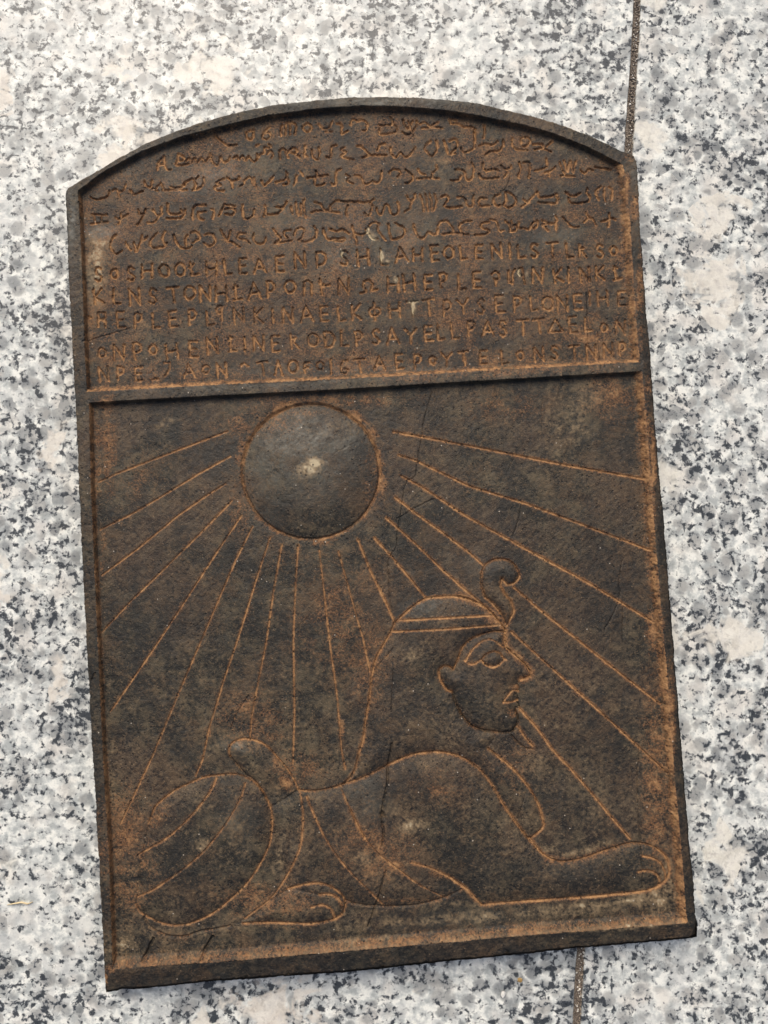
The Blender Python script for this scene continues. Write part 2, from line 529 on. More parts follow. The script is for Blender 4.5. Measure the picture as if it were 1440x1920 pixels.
# sun disc ------------------------------------------------------------
P_SUN = new_part('sun_disc')
SX, SY, SR = 582.0, 883.0, 130.0
sdx = X - SX; sdy = (Y - SY) * 1.015
sd_ = np.hypot(sdx, sdy) + 0.8 * vnoise(6, 41)
ins = (sd_ < SR) & field_pic
PID[ins] = P_SUN
dome = -5.0 + 15.0 * (1 - np.clip(sd_ / SR, 0, 1) ** 2.6)
H[ins] += dome[ins]
ringd = np.abs(sd_ - SR)
H -= 2.6 * np.clip(1 - (ringd / 3.5) ** 2, 0, 1) * field_pic
H -= 3.0 * np.exp(-np.clip(sd_ - SR, 0, 99) / 12) * (sd_ >= SR) * field_pic
H -= 0.9 * np.exp(-((X - 584) ** 2 + (Y - 869) ** 2) / 5)
ang_top = smooth((SY - Y) / 160 + 0.55)
RUST += field_pic * (0.55 + 0.4 * ang_top) * np.exp(-np.abs(sd_ - SR - 1) / 4.0) * (0.75 + 0.25 * vnoise(20, 42))
RUST += field_pic * 0.5 * np.exp(-((sd_ - SR - 9) / 9) ** 2) * np.clip(0.3 + vnoise(26, 43) + 0.5 * vnoise(4, 44), 0, 1)

# rays ----------------------------------------------------------------
RAYS = [[(425, 807), (330, 843), (222, 884), (180, 903)],
 [(430, 854), (369, 888), (300, 930), (250, 960), (184, 993)],
 [(421, 906), (390, 925), (330, 967), (260, 1025), (187, 1079)],
 [(433, 938), (380, 993), (300, 1072), (240, 1130), (188, 1186)],
 [(451, 966), (400, 1042), (340, 1135), (285, 1218), (203, 1337)],
 [(472, 987), (440, 1050), (376, 1200), (337, 1290), (310, 1355), (283, 1420), (250, 1490), (222, 1550)],
 [(505, 1008), (478, 1090), (444, 1200), (420, 1270), (390, 1367), (378, 1425), (365, 1458)],
 [(527, 1022), (513, 1100), (497, 1210), (478, 1304), (470, 1350), (467, 1388)],
 [(558, 1022), (553, 1100), (549, 1200), (551, 1339), (548, 1436)],
 [(598, 1032), (607, 1110), (617, 1200), (632, 1310), (640, 1408), (647, 1446)],
 [(634, 1034), (650, 1090), (665, 1145), (681, 1200), (694, 1262)],
 [(671, 1012), (695, 1072), (720, 1122), (740, 1167)],
 [(702, 1008), (740, 1050), (775, 1092), (799, 1122)],
 [(725, 971), (780, 1020), (830, 1068), (880, 1112), (914, 1140)],
 [(742, 932), (780, 962), (840, 1005), (880, 1035), (908, 1060)],
 [(752, 891), (790, 911), (880, 970), (990, 1030), (1110, 1095), (1225, 1165)],
 [(748, 852), (780, 862), (880, 910), (990, 944), (1100, 985), (1224, 1032)],
 [(738, 808), (780, 815), (930, 844), (1070, 872), (1212, 897)],
 [(966, 1102), (1010, 1140), (1060, 1180), (1113, 1222), (1180, 1275), (1242, 1322)],
 [(961, 1186), (1010, 1230), (1060, 1275), (1130, 1338), (1200, 1402), (1256, 1453)],
 [(977, 1331), (1010, 1368), (1040, 1410), (1074, 1446), (1105, 1482), (1145, 1530), (1185, 1577)]]
ray_limit = field_pic & (sd_ > SR + 4)

# sphinx --------------------------------------------------------------
A = (700, 1020, 4.0); B3 = (380, 1350, 3.6); B2 = (180, 1420, 4.8); B4 = (180, 1600, 4.5); B8 = (640, 1380, 4.0); B6 = (780, 1300, 4.5); B7 = (980, 1480, 4.0)
cap = curve(crop(*A, (160, 600), (200, 560), (290, 480), (400, 412), (520, 398), (650, 398), (760, 430), (850, 480), (920, 545), (970, 610), (1000, 650)))
cap_back = curve(crop(*A, (160, 600), (130, 670), (60, 790), (20, 870), (-10, 990)) + [(693, 1310), (686, 1350), (681, 1389), (674, 1411), (666, 1444), (654, 1464), (640, 1476)])
hair = curve(crop(*A, (1000, 662), (950, 660), (900, 662), (800, 690), (720, 732), (670, 790), (640, 870), (606, 948)))
ear = curve(crop(*A, (606, 948), (575, 925), (530, 922), (497, 955), (502, 1010), (530, 1070), (560, 1105), (600, 1120)))
jaw = curve(crop(*A, (600, 1120), (615, 1180), (650, 1260), (690, 1320), (750, 1380), (830, 1410), (930, 1425), (1030, 1427), (1070, 1405), (1098, 1350), (1096, 1310), (1080, 1262)))
front = crop(*A, (1000, 650), (1000, 720), (1010, 780), (1050, 815), (1110, 865), (1165, 920), (1195, 965), (1197, 1000), (1160, 1015), (1120, 1028), (1095, 1060), (1108, 1100), (1090, 1135), (1098, 1165), (1090, 1185), (1108, 1225), (1085, 1250), (1080, 1262))
brow = curve(crop(*A, (695, 885), (740, 810), (800, 750), (870, 720), (930, 740), (978, 780)))
eye_u = curve(crop(*A, (720, 900), (760, 905), (810, 872), (850, 830), (910, 810), (955, 822), (975, 850), (1000, 872)))
eye_l = curve(crop(*A, (815, 875), (845, 908), (900, 928), (945, 910), (990, 872)))
eye_poly = curve(crop(*A, (815, 875), (850, 832), (910, 812), (955, 824), (985, 868), (945, 908), (900, 925), (845, 906), (815, 875)), 4)
lip_u = curve(crop(*A, (980, 1192), (1010, 1150), (1055, 1105), (1095, 1112)))
lip_l = curve(crop(*A, (980, 1192), (1020, 1194), (1055, 1193), (1090, 1180)))
chin_line = crop(*A, (1000, 1205), (1040, 1240), (1075, 1252))
band1 = crop(*A, (200, 578), (500, 560), (915, 538)); band2 = crop(*A, (140, 663), (500, 645), (960, 612))
disc_out = curve(crop(*A, (845, 400), (822, 330), (818, 240), (840, 170), (890, 128), (965, 112), (1040, 132), (1090, 190), (1105, 250), (1060, 298), (1010, 302), (972, 262)))
snake = curve(crop(*A, (972, 262), (966, 320), (1000, 380), (1048, 440), (1062, 510), (1042, 560), (1010, 620)))
snake_l = curve(crop(*A, (845, 400), (900, 450), (960, 520), (1000, 600)))
beard = curve(crop(*B6, (880, 300), (930, 380), (1000, 460)))
beard2 = crop(*B6, (800, 350), (880, 440), (940, 480), (1000, 488))
lappet = curve(crop(*B6, (620, 480), (700, 545), (800, 625), (880, 705), (960, 805), (1020, 900), (1060, 990), (1083, 1080), (1090, 1140), (1062, 1180), (1000, 1230), (962, 1252)))
back = curve(crop(*B3, (640, 485), (700, 492), (780, 490), (880, 470), (960, 442), (1050, 415), (1150, 370), (1260, 310)) + crop(*B8, (400, 208), (500, 165), (600, 140), (720, 130), (800, 140), (900, 170), (980, 215), (1060, 280), (1130, 370), (1180, 450), (1220, 520), (1280, 610), (1350, 710), (1440, 820)) + crop(*B7, (60, 375), (130, 470), (190, 522), (250, 550), (330, 560), (450, 540), (600, 490), (700, 455), (800, 425), (880, 420), (980, 440), (1060, 490), (1105, 545), (1122, 615), (1110, 680), (1060, 735), (980, 775), (860, 795), (700, 812), (500, 830), (200, 850), (0, 868)) + crop(*B8, (1200, 1278), (1060, 1292)), 4)
belly = curve(crop(*B8, (530, 960), (620, 985), (700, 1015), (800, 1070), (870, 1120), (940, 1165), (1000, 1230), (1060, 1292)))
under = curve(crop(*B3, (965, 1242), (1000, 1250)) + crop(*B8, (60, 1272), (150, 1290), (300, 1302), (500, 1300), (650, 1275), (770, 1240), (850, 1205), (910, 1175)))
rib1 = curve(crop(*B3, (940, 490), (1000, 620), (1080, 780), (1180, 905), (1300, 1000)) + crop(*B8, (560, 1110), (660, 1170), (770, 1230)))
rib2 = curve(crop(*B3, (700, 530), (760, 670), (830, 810), (910, 930), (1000, 1040), (1100, 1140), (1220, 1268)))
rib3 = curve(crop(*B3, (650, 490), (670, 580), (675, 700), (660, 850), (620, 960), (570, 1060), (500, 1170), (440, 1240), (360, 1300), (280, 1360)))
haunch = curve(crop(*B2, (455, 615), (480, 550), (520, 460), (620, 370), (720, 300), (860, 235), (950, 198), (1080, 178), (1200, 168), (1310, 185)) + crop(*B3, (350, 440), (410, 512), (450, 600), (465, 700), (450, 840), (410, 940), (340, 1060), (260, 1160), (150, 1260)) + crop(*B4, (1050, 480), (950, 550), (850, 597), (740, 632), (620, 637), (520, 612), (430, 570), (350, 520), (318, 455)))
hq1 = curve(crop(*B2, (1075, 205), (1020, 320), (900, 480), (780, 610), (640, 730), (500, 820), (360, 905)))
hq2 = curve(crop(*B2, (1335, 250), (1300, 370), (1220, 520), (1120, 670), (980, 840), (840, 970), (680, 1090), (500, 1210), (360, 1282)))
tail_o = curve(crop(*B3, (180, 260), (168, 210), (200, 160), (270, 138), (350, 148), (430, 190), (500, 265), (560, 335), (610, 415), (645, 485)))
tail_i = curve(crop(*B3, (175, 255), (220, 310), (280, 380), (340, 420), (400, 500), (435, 570)))
paw_h = curve(crop(*B3, (570, 1160), (640, 1135), (740, 1113), (820, 1120), (900, 1160), (950, 1215), (962, 1275), (930, 1340), (860, 1375), (740, 1395), (600, 1395), (470, 1390), (270, 1395)))
toe1 = curve(crop(*B3, (790, 1190), (860, 1190), (920, 1230), (942, 1290))); toe2 = curve(crop(*B3, (728, 1277), (800, 1260), (858, 1285), (886, 1340), (880, 1368)))
toe3 = curve(crop(*B7, (915, 515), (980, 527), (1040, 562), (1078, 620), (1092, 685))); toe4 = curve(crop(*B7, (880, 630), (950, 620), (1010, 645), (1040, 690), (1042, 740)))
foot_sole = curve(crop(*B4, (390, 570), (430, 640), (520, 700), (620, 730), (740, 730), (860, 690), (980, 670), (1130, 640)))

face_poly = hair + ear[1:] + jaw[1:] + front[::-1]
head_poly = cap_back[::-1] + cap[1:] + hair[1:] + ear[1:] + jaw[1:-12] + [(958, 1377), (935, 1380)] + lappet + [(985, 1570), (960, 1530), (930, 1480), (900, 1440), (862, 1420), (820, 1412), (770, 1418), (720, 1440), (680, 1460)]
uraeus_poly = disc_out + snake[1:] + snake_l[::-1]
tail_poly = tail_o + [(545, 1500), (515, 1520), (500, 1508)] + tail_i[::-1]
haunch_poly = haunch + [(252, 1690), (256, 1640), (266, 1590)]
paw_poly = paw_h + [(430, 1738), (470, 1725), (510, 1690)]
body_poly = back + belly[::-1][:-20] + under[::-1][6:-2] + [(640, 1690), (540, 1672), (520, 1600), (500, 1520)]
P_SPH = new_part('sphinx')
P_HEAD = new_part('headdress', P_SPH)
P_FACE = new_part('face', P_SPH)
P_EYE = new_part('eye', P_SPH)
P_URA = new_part('uraeus', P_SPH)
P_TAIL = new_part('tail', P_SPH)
P_HAU = new_part('haunch', P_SPH)
P_PAWH = new_part('hind_paw', P_SPH)

def relief(poly, pid, base, rise, soft, fade=None, edges=None):
    ins = inside(poly, True)
    ins &= (field_pic & (PID != P_SUN))
    w, d = dist_to([poly], 10, True, True) if edges is None else dist_to(edges, 45)
    fd = 1.0 if fade is None else fade[w]
    sub = H[w]; i = ins[w]
    sub[i] += ((1.3 * base + 2.2 * rise * (1 - np.exp(-d / (1.3 * soft)))) * fd)[i]
    H[w] = sub
    PID[ins] = pid
    return ins
outer = np.zeros(X.shape, bool)
outer |= relief(haunch_poly, P_HAU, -1.2, 4.2, 16)
outer |= relief(body_poly, P_SPH, -1.2, 4.0, 16)
outer |= relief(tail_poly, P_TAIL, -0.8, 3.6, 8, smooth((1500 - Y) / 60), [tail_o, tail_i])
outer |= relief(paw_poly, P_PAWH, -1.0, 3.2, 9)
outer |= relief(head_poly, P_HEAD, -1.0, 3.8, 14)
outer |= relief(face_poly, P_FACE, -3.4, 5.6, 13)
outer |= relief(uraeus_poly, P_URA, -1.4, 4.4, 7)
relief(eye_poly, P_EYE, -2.0, 2.4, 4)

def eng(line, hw=1.9, depth=2.0, rust=0.75, glow=2.6, **k):
    groove([line], hw + 0.15, depth, rust, glow=glow, limit=field_pic, crisp=True, **k)
for l in (cap, back, lappet):
    eng(l, 2.0, 2.4, 0.80)
for l in (hair, ear, brow, eye_u, eye_l, lip_u, lip_l, band1, band2):
    eng(l, 1.7, 2.0, 0.80, 1.6)
for l in (cap_back, belly, beard, disc_out, snake, snake_l):
    eng(l, 1.9, 2.2, 0.70, 3.0)
for l in (jaw, under, tail_i, beard2):
    eng(l, 2.0, 2.6, 0.22, 2.5, dark=0.6)
for l in (rib1, rib2, rib3, hq1, hq2, haunch, tail_o):
    eng(l, 1.75, 1.8, 0.66, 1.8)
for l in (toe1, toe2, toe3, toe4, paw_h):
    eng(l, 2.1, 2.4, 0.78, 2.2)
eng(rib1[6:14], 2.2, 2.0, 0.95, 4)
eng(foot_sole, 2.6, 3.0, 0.1, 3, dark=0.7)
eng(front[:10], 2.2, 1.5, 0.9, 5.0)
eng(cap[30:], 2.2, 1.5, 0.9, 5.0)
eng(back[-84:-60], 2, 0.5, 0.6, 7)

for i, rline in enumerate(RAYS):
    pid = new_part('sun_ray', P_PIC)
    strong = i >= 11
    lim = ray_limit & ~outer
    groove([rline], 2.1 if strong else 1.9, 2.4 if strong else 1.8, 0.86 if strong else 0.70, pid, glow=2.4 if strong else 1.2, limit=lim, crisp=True)

# cracks and scratches -------------------------------------------------
CR = [[(811, 733), (796, 789), (794, 807), (786, 850), (780, 890), (762, 906), (754, 950), (746, 1000), (744, 1025), (733, 1042), (728, 1060), (730, 1077)],
 [(730, 1077), (731, 1119), (735, 1150)], [(738, 1255), (736, 1300), (734, 1335)],
 [(735, 1395), (732, 1415), (727, 1442), (726, 1475), (720, 1500), (716, 1530), (719, 1565), (716, 1590)],
 [(724, 1636), (712, 1677), (707, 1697), (699, 1720), (690, 1745)],
 [(981, 942), (975, 975), (964, 1005)], [(1172, 1050), (1165, 1090), (1166, 1125), (1138, 1182)], [(1172, 1137), (1172, 1206)],
 [(737, 1218), (718, 1240), (700, 1262)], [(961, 312), (955, 340), (942, 356)], [(1204, 1395), (1200, 1500), (1206, 1590)],
 [(778, 952), (815, 934)], [(745, 972), (775, 955)], [(465, 1306), (440, 1345), (432, 1370)], [(155, 640), (180, 630), (240, 612)],
 [(1104, 545), (1106, 620), (1104, 690)], [(1125, 620), (1128, 690)], [(1207, 1590), (1208, 1680)], [(988, 1490), (972, 1540)]]
for i, c_ in enumerate(CR):
    groove([curve(c_, 3)], 1.5 if i not in (3, 4) else 2.3, 1.6 if i not in (3, 4) else 3.0, 0.0, dark=0.55 if i not in (3, 4) else 1.0)
groove([[(284, 1767), (275, 1787), (266, 1805)], [(397, 1763), (386, 1780), (377, 1801)]], 3.6, 4.5, 0, dark=0.9)
groove([[(716, 1528), (718, 1534)]], 6, 4, 0, dark=1.0)
groove([[(165, 1250), (172, 1275), (178, 1262)]], 2, 2.5, 0, dark=0.6)
H += 1.2 * np.exp(-(((X - 268) * 0.9 + (Y - 1790) * 0.35) ** 2 / 40 + ((Y - 1790) ** 2) / 500))

srn = random.Random(5)
for i in range(34):
    x_, y_ = srn.uniform(190, 1230), srn.uniform(300, 1760)
    an = srn.choice([0.5, 0.9, 1.4, 2.6, 2.9]) + srn.uniform(-0.3, 0.3); ln = srn.uniform(14, 70)
    st = [(x_, y_), (x_ + ln * 0.5 * math.cos(an) + srn.uniform(-2, 2), y_ - ln * 0.5 * math.sin(an)), (x_ + ln * math.cos(an), y_ - ln * math.sin(an))]
    w, d = dist_to([curve(st, 3)], 6)
    H[w] -= 0.55 * np.clip(1 - (d / 1.4) ** 2, 0, 1)
    TAN[w] = np.maximum(TAN[w], srn.uniform(0.2, 0.55) * np.exp(-d / 0.9) * np.clip(0.6 + NB2[w], 0, 1))

# inscription: cursive glyphs ------------------------------------------
K1 = (100, 160, 3.6); K2 = (400, 160, 3.6); K3 = (700, 160, 3.6); K4 = (900, 160, 3.6)
L1 = (100, 400, 3.6); L2 = (400, 400, 3.6); L3 = (700, 400, 3.6); L4 = (900, 400, 3.6)
CURSIVE = [
 (K2, [[(0,310),(30,345),(70,375),(110,385),(150,380)]]),
 (K2, [[(215,290),(225,330),(250,345),(267,320),(265,278)],[(235,285),(252,280)]]),
 (K2, [[(375,260),(335,298),(325,330),(355,342),(380,320),(372,295),(340,297)]]),
 (K2, [[(455,315),(460,240),(550,235),(545,310)],[(487,245),(485,310)],[(515,245),(515,310)]]),
 (K2, [[(630,232),(605,248),(602,270),(628,288),(655,275),(660,250),(632,232)]]),
 (K2, [[(710,240),(740,268),(780,260),(800,220)],[(758,287),(800,286)],[(780,260),(770,282)]]),
 (K2, [[(830,230),(865,240),(865,300),(910,280)]]),
 (K2, [[(925,240),(940,205),(970,215)],[(980,215),(1010,205),(1040,240),(1030,280),(1010,282)]]),
 (K2, [[(1115,240),(1150,246),(1210,240),(1235,255)],[(1195,190),(1215,220),(1205,240)],[(1125,265),(1120,300),(1140,308),(1230,292),(1240,270)]]),
 (K3, [[(205,210),(212,240),(240,268),(270,215)],[(240,215),(260,280),(270,315)],[(200,290),(230,308),(262,298),(300,240),(295,215)]]),
 (K3, [[(320,235),(350,225),(380,245),(400,248),(440,225)],[(330,266),(400,257),(470,266)]]),
 (K3, [[(530,232),(525,205),(560,210)],[(545,236),(580,235),(620,260),(650,255),(700,268)]]),
 (K3, [[(755,245),(760,290),(752,332)],[(690,270),(695,345)]]),
 (K1, [[(735,455),(700,500),(690,545)],[(735,455),(742,520),(755,545),(782,548)],[(700,515),(738,510)]]),
 (K1, [[(830,440),(830,480),(820,518),(900,505)],[(830,440),(870,460),(860,485),(835,487)]]),
 (K1, [[(880,490),(905,470),(920,500),(945,470),(965,500),(990,465),(1010,498),(1045,460)]]),
 (K1, [[(1050,440),(1062,490),(1095,520),(1115,490),(1120,460),(1137,495),(1170,488),(1185,460)]]),
 (K1, [[(1210,470),(1230,455),(1250,480),(1270,455),(1290,485),(1310,460),(1340,490),(1362,485),(1370,440)]]),
 (K2, [[(285,385),(302,380)],[(370,375),(385,390),(370,402)],[(285,480),(310,445),(340,430),(340,402),(358,400)]]),
 (K2, [[(360,440),(380,420),(397,440),(390,470)]]),
 (K2, [[(450,475),(440,430),(470,405),(490,440),(500,465)],[(490,440),(520,410),(547,400),(562,420),(552,440),(580,465)],[(520,430),(542,440)]]),
 (K2, [[(615,385),(615,460)],[(608,440),(632,460)]]),
 (K2, [[(660,410),(665,450),(700,480),(715,440),(710,400)]]),
 (K2, [[(830,380),(800,390),(795,430),(790,465),(760,460)]]),
 (K2, [[(885,395),(860,410),(895,430),(862,452),(900,468),(945,478)]]),
 (K2, [[(970,385),(1000,390),(1040,430),(1060,450)],[(1110,415),(1130,375),(1160,370)],[(1005,470),(1060,450),(1170,450)]]),
 (K2, [[(1200,395),(1205,440),(1235,465),(1265,430),(1275,440),(1300,465),(1340,440),(1365,395)]]),
 (K3, [[(395,350),(350,395),(370,430),(402,455),(440,400),(430,350)]]),
 (K3, [[(480,350),(500,400),(508,440)],[(520,350),(560,340),(575,380),(550,420),(530,440),(560,435)]]),
 (K3, [[(597,400),(620,430),(680,410),(690,380),(690,320),(690,292)]]),
 (K3, [[(720,390),(760,370),(810,380),(850,355)]]),
 (K3, [[(885,345),(885,390),(850,420),(800,425),(765,445)]]),
 (K3, [[(950,335),(945,375),(975,410),(1050,415)],[(1010,370),(1010,335),(1045,325),(1070,350),(1050,385),(1022,390)]]),
 (K3, [[(1090,375),(1150,375),(1160,402)],[(1100,410),(1150,405),(1210,425)],[(1180,390),(1220,355)]]),
 (K1, [[(235,735),(270,750),(330,740),(360,715),(365,690)]]),
 (K1, [[(385,690),(412,680),(435,735)],[(420,700),(460,690),(475,650)]]),
 (K1, [[(505,685),(530,715),(550,710),(590,692)]]),
 (K1, [[(600,625),(615,660),(645,660),(655,620)],[(655,675),(690,690)]]),
 (K1, [[(682,670),(715,640),(730,682)],[(725,690),(780,685),(890,685)],[(780,665),(830,672),(870,660),(872,640)]]),
 (K1, [[(862,650),(920,612),(942,622),(950,650),(940,678)],[(950,610),(970,590)]]),
 (K1, [[(1005,600),(1005,640),(975,675),(930,690)]]),
 (K1, [[(1145,610),(1090,635),(1120,650),(1080,668),(1100,690),(1142,690)]]),
 (K1, [[(1165,600),(1195,625),(1205,668)],[(1190,628),(1240,612),(1250,598)]]),
 (K1, [[(1255,660),(1277,650),(1280,622)],[(1290,615),(1320,600),(1342,640),(1360,660)],[(1350,600),(1350,640)]]),
 (K2, [[(320,620),(335,655),(370,630),(402,590)]]),
 (K2, [[(415,635),(455,625),(490,600),(490,565)],[(470,650),(502,640),(500,610)]]),
 (K2, [[(540,652),(555,620),(560,590)],[(583,560),(605,588)]]),
 (K2, [[(635,605),(700,595),(770,585)],[(690,555),(695,580),(685,610),(685,650),(720,655),(750,645)]]),
 (K2, [[(860,545),(830,560),(825,600),(825,640),(805,655),(795,640)]]),
 (K2, [[(895,580),(920,600),(905,625),(945,645)],[(955,585),(1000,600),(1015,640),(1040,650),(1075,625),(1100,640),(1130,620),(1140,560)]]),
 (K2, [[(1190,570),(1220,545),(1265,560),(1250,600)],[(1300,550),(1340,580),(1350,610),(1320,640),(1300,640)]]),
 (K3, [[(305,545),(320,570),(350,580)],[(430,520),(435,545),(400,575),(405,602)],[(300,612),(370,608),(450,612)]]),
 (K3, [[(560,550),(590,545),(620,560),(625,600),(650,620),(680,600),(685,540),(670,500)],[(530,622),(580,620),(597,590)]]),
 (K3, [[(750,505),(750,540),(770,555),(820,545),(850,550)],[(725,580),(740,610),(820,605),(855,600)]]),
 (K3, [[(870,520),(900,545),(935,540),(940,520)],[(920,560),(892,602)]]),
 (K4, [[(275,500),(287,540),(270,580),(275,602)],[(300,500),(340,500),(350,540),(340,602)]]),
 (K4, [[(380,555),(410,550),(460,530),(460,475)],[(450,570),(500,550),(520,530)],[(475,560),(480,592)]]),
 (K4, [[(550,500),(562,540),(580,580)],[(580,490),(600,560),(620,490),(640,570),(660,490)],[(560,590),(650,595)]]),
 (K4, [[(690,550),(720,575),(750,545),(780,555)],[(790,530),(840,540),(900,550)]]),
 (K1, [[(245,850),(345,856)],[(262,858),(265,905)],[(310,860),(308,902)],[(240,916),(290,910),(350,903)]]),
 (K1, [[(400,870),(430,885),(460,870),(490,850)],[(440,848),(440,885),(430,915)]]),
 (K1, [[(560,820),(570,850),(600,842),(607,820)],[(600,842),(580,890),(555,925)]]),
 (K1, [[(660,820),(690,860),(720,850),(715,800)],[(705,858),(670,905),(625,910)]]),
 (K1, [[(760,780),(765,840),(790,850),(830,850),(860,840),(850,820)],[(880,820),(870,860),(840,880),(755,880)]]),
 (K1, [[(930,885),(940,800),(1020,790)],[(965,840),(1018,832)],[(965,842),(975,880),(1005,890)]]),
 (K1, [[(1060,815),(1078,830),(1070,882)]]),
 (K1, [[(1110,860),(1140,800),(1150,785),(1220,800)],[(1150,815),(1200,810),(1220,830),(1200,855),(1150,850)]]),
 (K1, [[(1270,790),(1275,860),(1300,885),(1340,860),(1350,820)]]),
 (K2, [[(345,790),(345,830),(335,870)]]),
 (K2, [[(420,800),(450,807),(480,790),(490,765)],[(467,808),(440,840),(400,855),(360,850)]]),
 (K2, [[(520,800),(532,850)],[(555,770),(562,830),(572,860)],[(590,780),(590,860)],[(612,750),(607,800),(620,875)]]),
 (K2, [[(680,770),(720,780),(740,815),(775,830)],[(785,830),(790,795),(830,760),(880,765)],[(660,840),(720,827),(850,842)]]),
 (K2, [[(890,765),(960,768),(1040,770),(1085,750)],[(910,790),(897,820),(900,862)]]),
 (K2, [[(1060,770),(1075,800),(1060,850),(1045,865),(1020,845)]]),
 (K2, [[(1105,810),(1112,840),(1135,855),(1160,792),(1180,792),(1195,830),(1215,855),(1245,845),(1255,800),(1245,770)]]),
 (K2, [[(1310,730),(1330,760),(1360,740),(1365,715)],[(1342,765),(1330,810),(1295,835)]]),
 (K3, [[(320,720),(335,760),(345,830)],[(352,715),(365,760),(375,825)],[(385,715),(397,770),(402,828)],[(417,715),(430,770),(412,828)]]),
 (K3, [[(465,735),(500,725),(512,750),(490,780),(490,800),(540,808),(605,798)]]),
 (K3, [[(575,735),(620,740),(635,780),(652,800),(680,795),(680,750),(690,720)]]),
 (K3, [[(770,745),(730,745),(715,770),(735,795),(790,795)]]),
 (K3, [[(865,715),(825,735),(820,770),(845,795),(870,790)],[(900,700),(907,750),(890,790),(930,805),(970,780),(965,740),(940,710),(900,697)]]),
 (K3, [[(1025,750),(1045,770),(1070,750),(1115,700)],[(1060,770),(1010,805)]]),
 (K4, [[(400,700),(410,735),(470,735),(530,715)],[(405,770),(470,775),(520,780),(540,750),(527,732)]]),
 (K4, [[(590,700),(620,725),(660,725),(690,710)],[(610,740),(620,770),(680,778),(740,765),(757,740),(737,710),(737,672)]]),
 (K4, [[(830,665),(797,700),(805,740),(820,757)],[(855,670),(850,720),(860,762)],[(885,668),(910,690),(905,752)]]),
 (L1, [[(410,125),(380,160),(370,200),(385,240),(410,260),(450,235)]]),
 (L1, [[(475,180),(490,210),(510,232)],[(530,180),(540,215),(550,240),(580,170),(590,130)]]),
 (L1, [[(625,140),(605,162)],[(690,115),(665,140),(640,180),(660,215),(700,215),(740,205),(755,180)],[(745,105),(725,150),(740,190)]]),
 (L1, [[(800,125),(820,180),(855,215),(910,215),(925,203)],[(895,130),(880,160),(887,197)]]),
 (L1, [[(920,110),(950,100),(975,130),(970,155),(930,182)]]),
 (L1, [[(1015,125),(1060,120),(1080,150),(1080,180),(1040,205),(1005,180)]]),
 (L1, [[(1120,90),(1140,130),(1165,170),(1200,180),(1250,210)],[(1190,100),(1170,162)]]),
 (L1, [[(1290,120),(1247,120),(1240,150),(1290,160),(1320,187)]]),
 (L1, [[(1345,120),(1345,165),(1375,190),(1420,182),(1427,150)]]),
 (L2, [[(400,85),(430,130),(450,158),(410,185),(520,167)],[(520,95),(480,100),(475,130),(500,150)]]),
 (L2, [[(545,130),(560,90),(600,85),(610,110),(590,150),(570,165),(620,175),(670,160),(695,120),(680,70)]]),
 (L2, [[(740,85),(750,130),(780,160),(870,170),(880,152),(800,153)],[(785,90),(830,105),(870,90),(915,120)]]),
 (L2, [[(935,65),(945,110),(970,187)],[(950,112),(1000,130),(1040,110),(1030,92)]]),
 (L2, [[(1125,50),(1080,45),(1050,75),(1050,120),(1080,155),(1110,152)],[(1120,60),(1112,100),(1165,165)]]),
 (L2, [[(1185,55),(1190,100),(1200,152)],[(1230,50),(1290,80),(1290,120),(1250,155),(1205,157)]]),
 (L3, [[(275,60),(290,110),(310,145),(345,150),(370,110),(390,120),(430,125),(440,90)],[(440,70),(460,40),(500,35),(530,70),(545,100)]]),
 (L3, [[(470,127),(560,115),(650,127)],[(670,35),(620,40),(585,70),(600,112)]]),
 (L3, [[(790,40),(750,45),(735,75),(790,100),(770,120),(720,130),(690,130)]]),
 (L3, [[(800,25),(840,35),(850,70),(862,105),(890,100)]]),
 (L3, [[(900,30),(925,60),(935,102)],[(940,30),(947,70),(970,60),(977,95),(930,107)]]),
 (L3, [[(992,40),(985,80),(1020,80),(1060,90),(1080,60)],[(1100,40),(1078,60),(1095,85),(1120,60),(1115,30)]]),
 (L3, [[(1150,30),(1190,50),(1157,60),(1190,100)]]),
 (L3, [[(1200,50),(1240,52),(1250,20),(1240,0)],[(1245,55),(1245,92)]]),
 (L3, [[(1290,10),(1320,40),(1350,75),(1400,75)]]),
 (L4, [[(715,42),(745,15),(770,20),(795,60)],[(730,-22),(745,12)]]),
 (L4, [[(835,35),(870,30),(895,15),(930,28)],[(887,-20),(890,40),(880,72)]]),
 (L1, [[(215,680),(235,690)],[(225,700),(240,692)]]),
]
def stroke_depth(idx):
    return 3.4 + 0.5 * math.sin(idx * 2.3)
for i, (k, strokes) in enumerate(CURSIVE):
    ss = [curve(crop(*k, *st), 4) if len(st) > 2 else crop(*k, *st) for st in strokes]
    groove(ss, 2.4, stroke_depth(i), 0.78, new_part('carved_glyph', P_INS), glow=1.7, limit=field_ins)

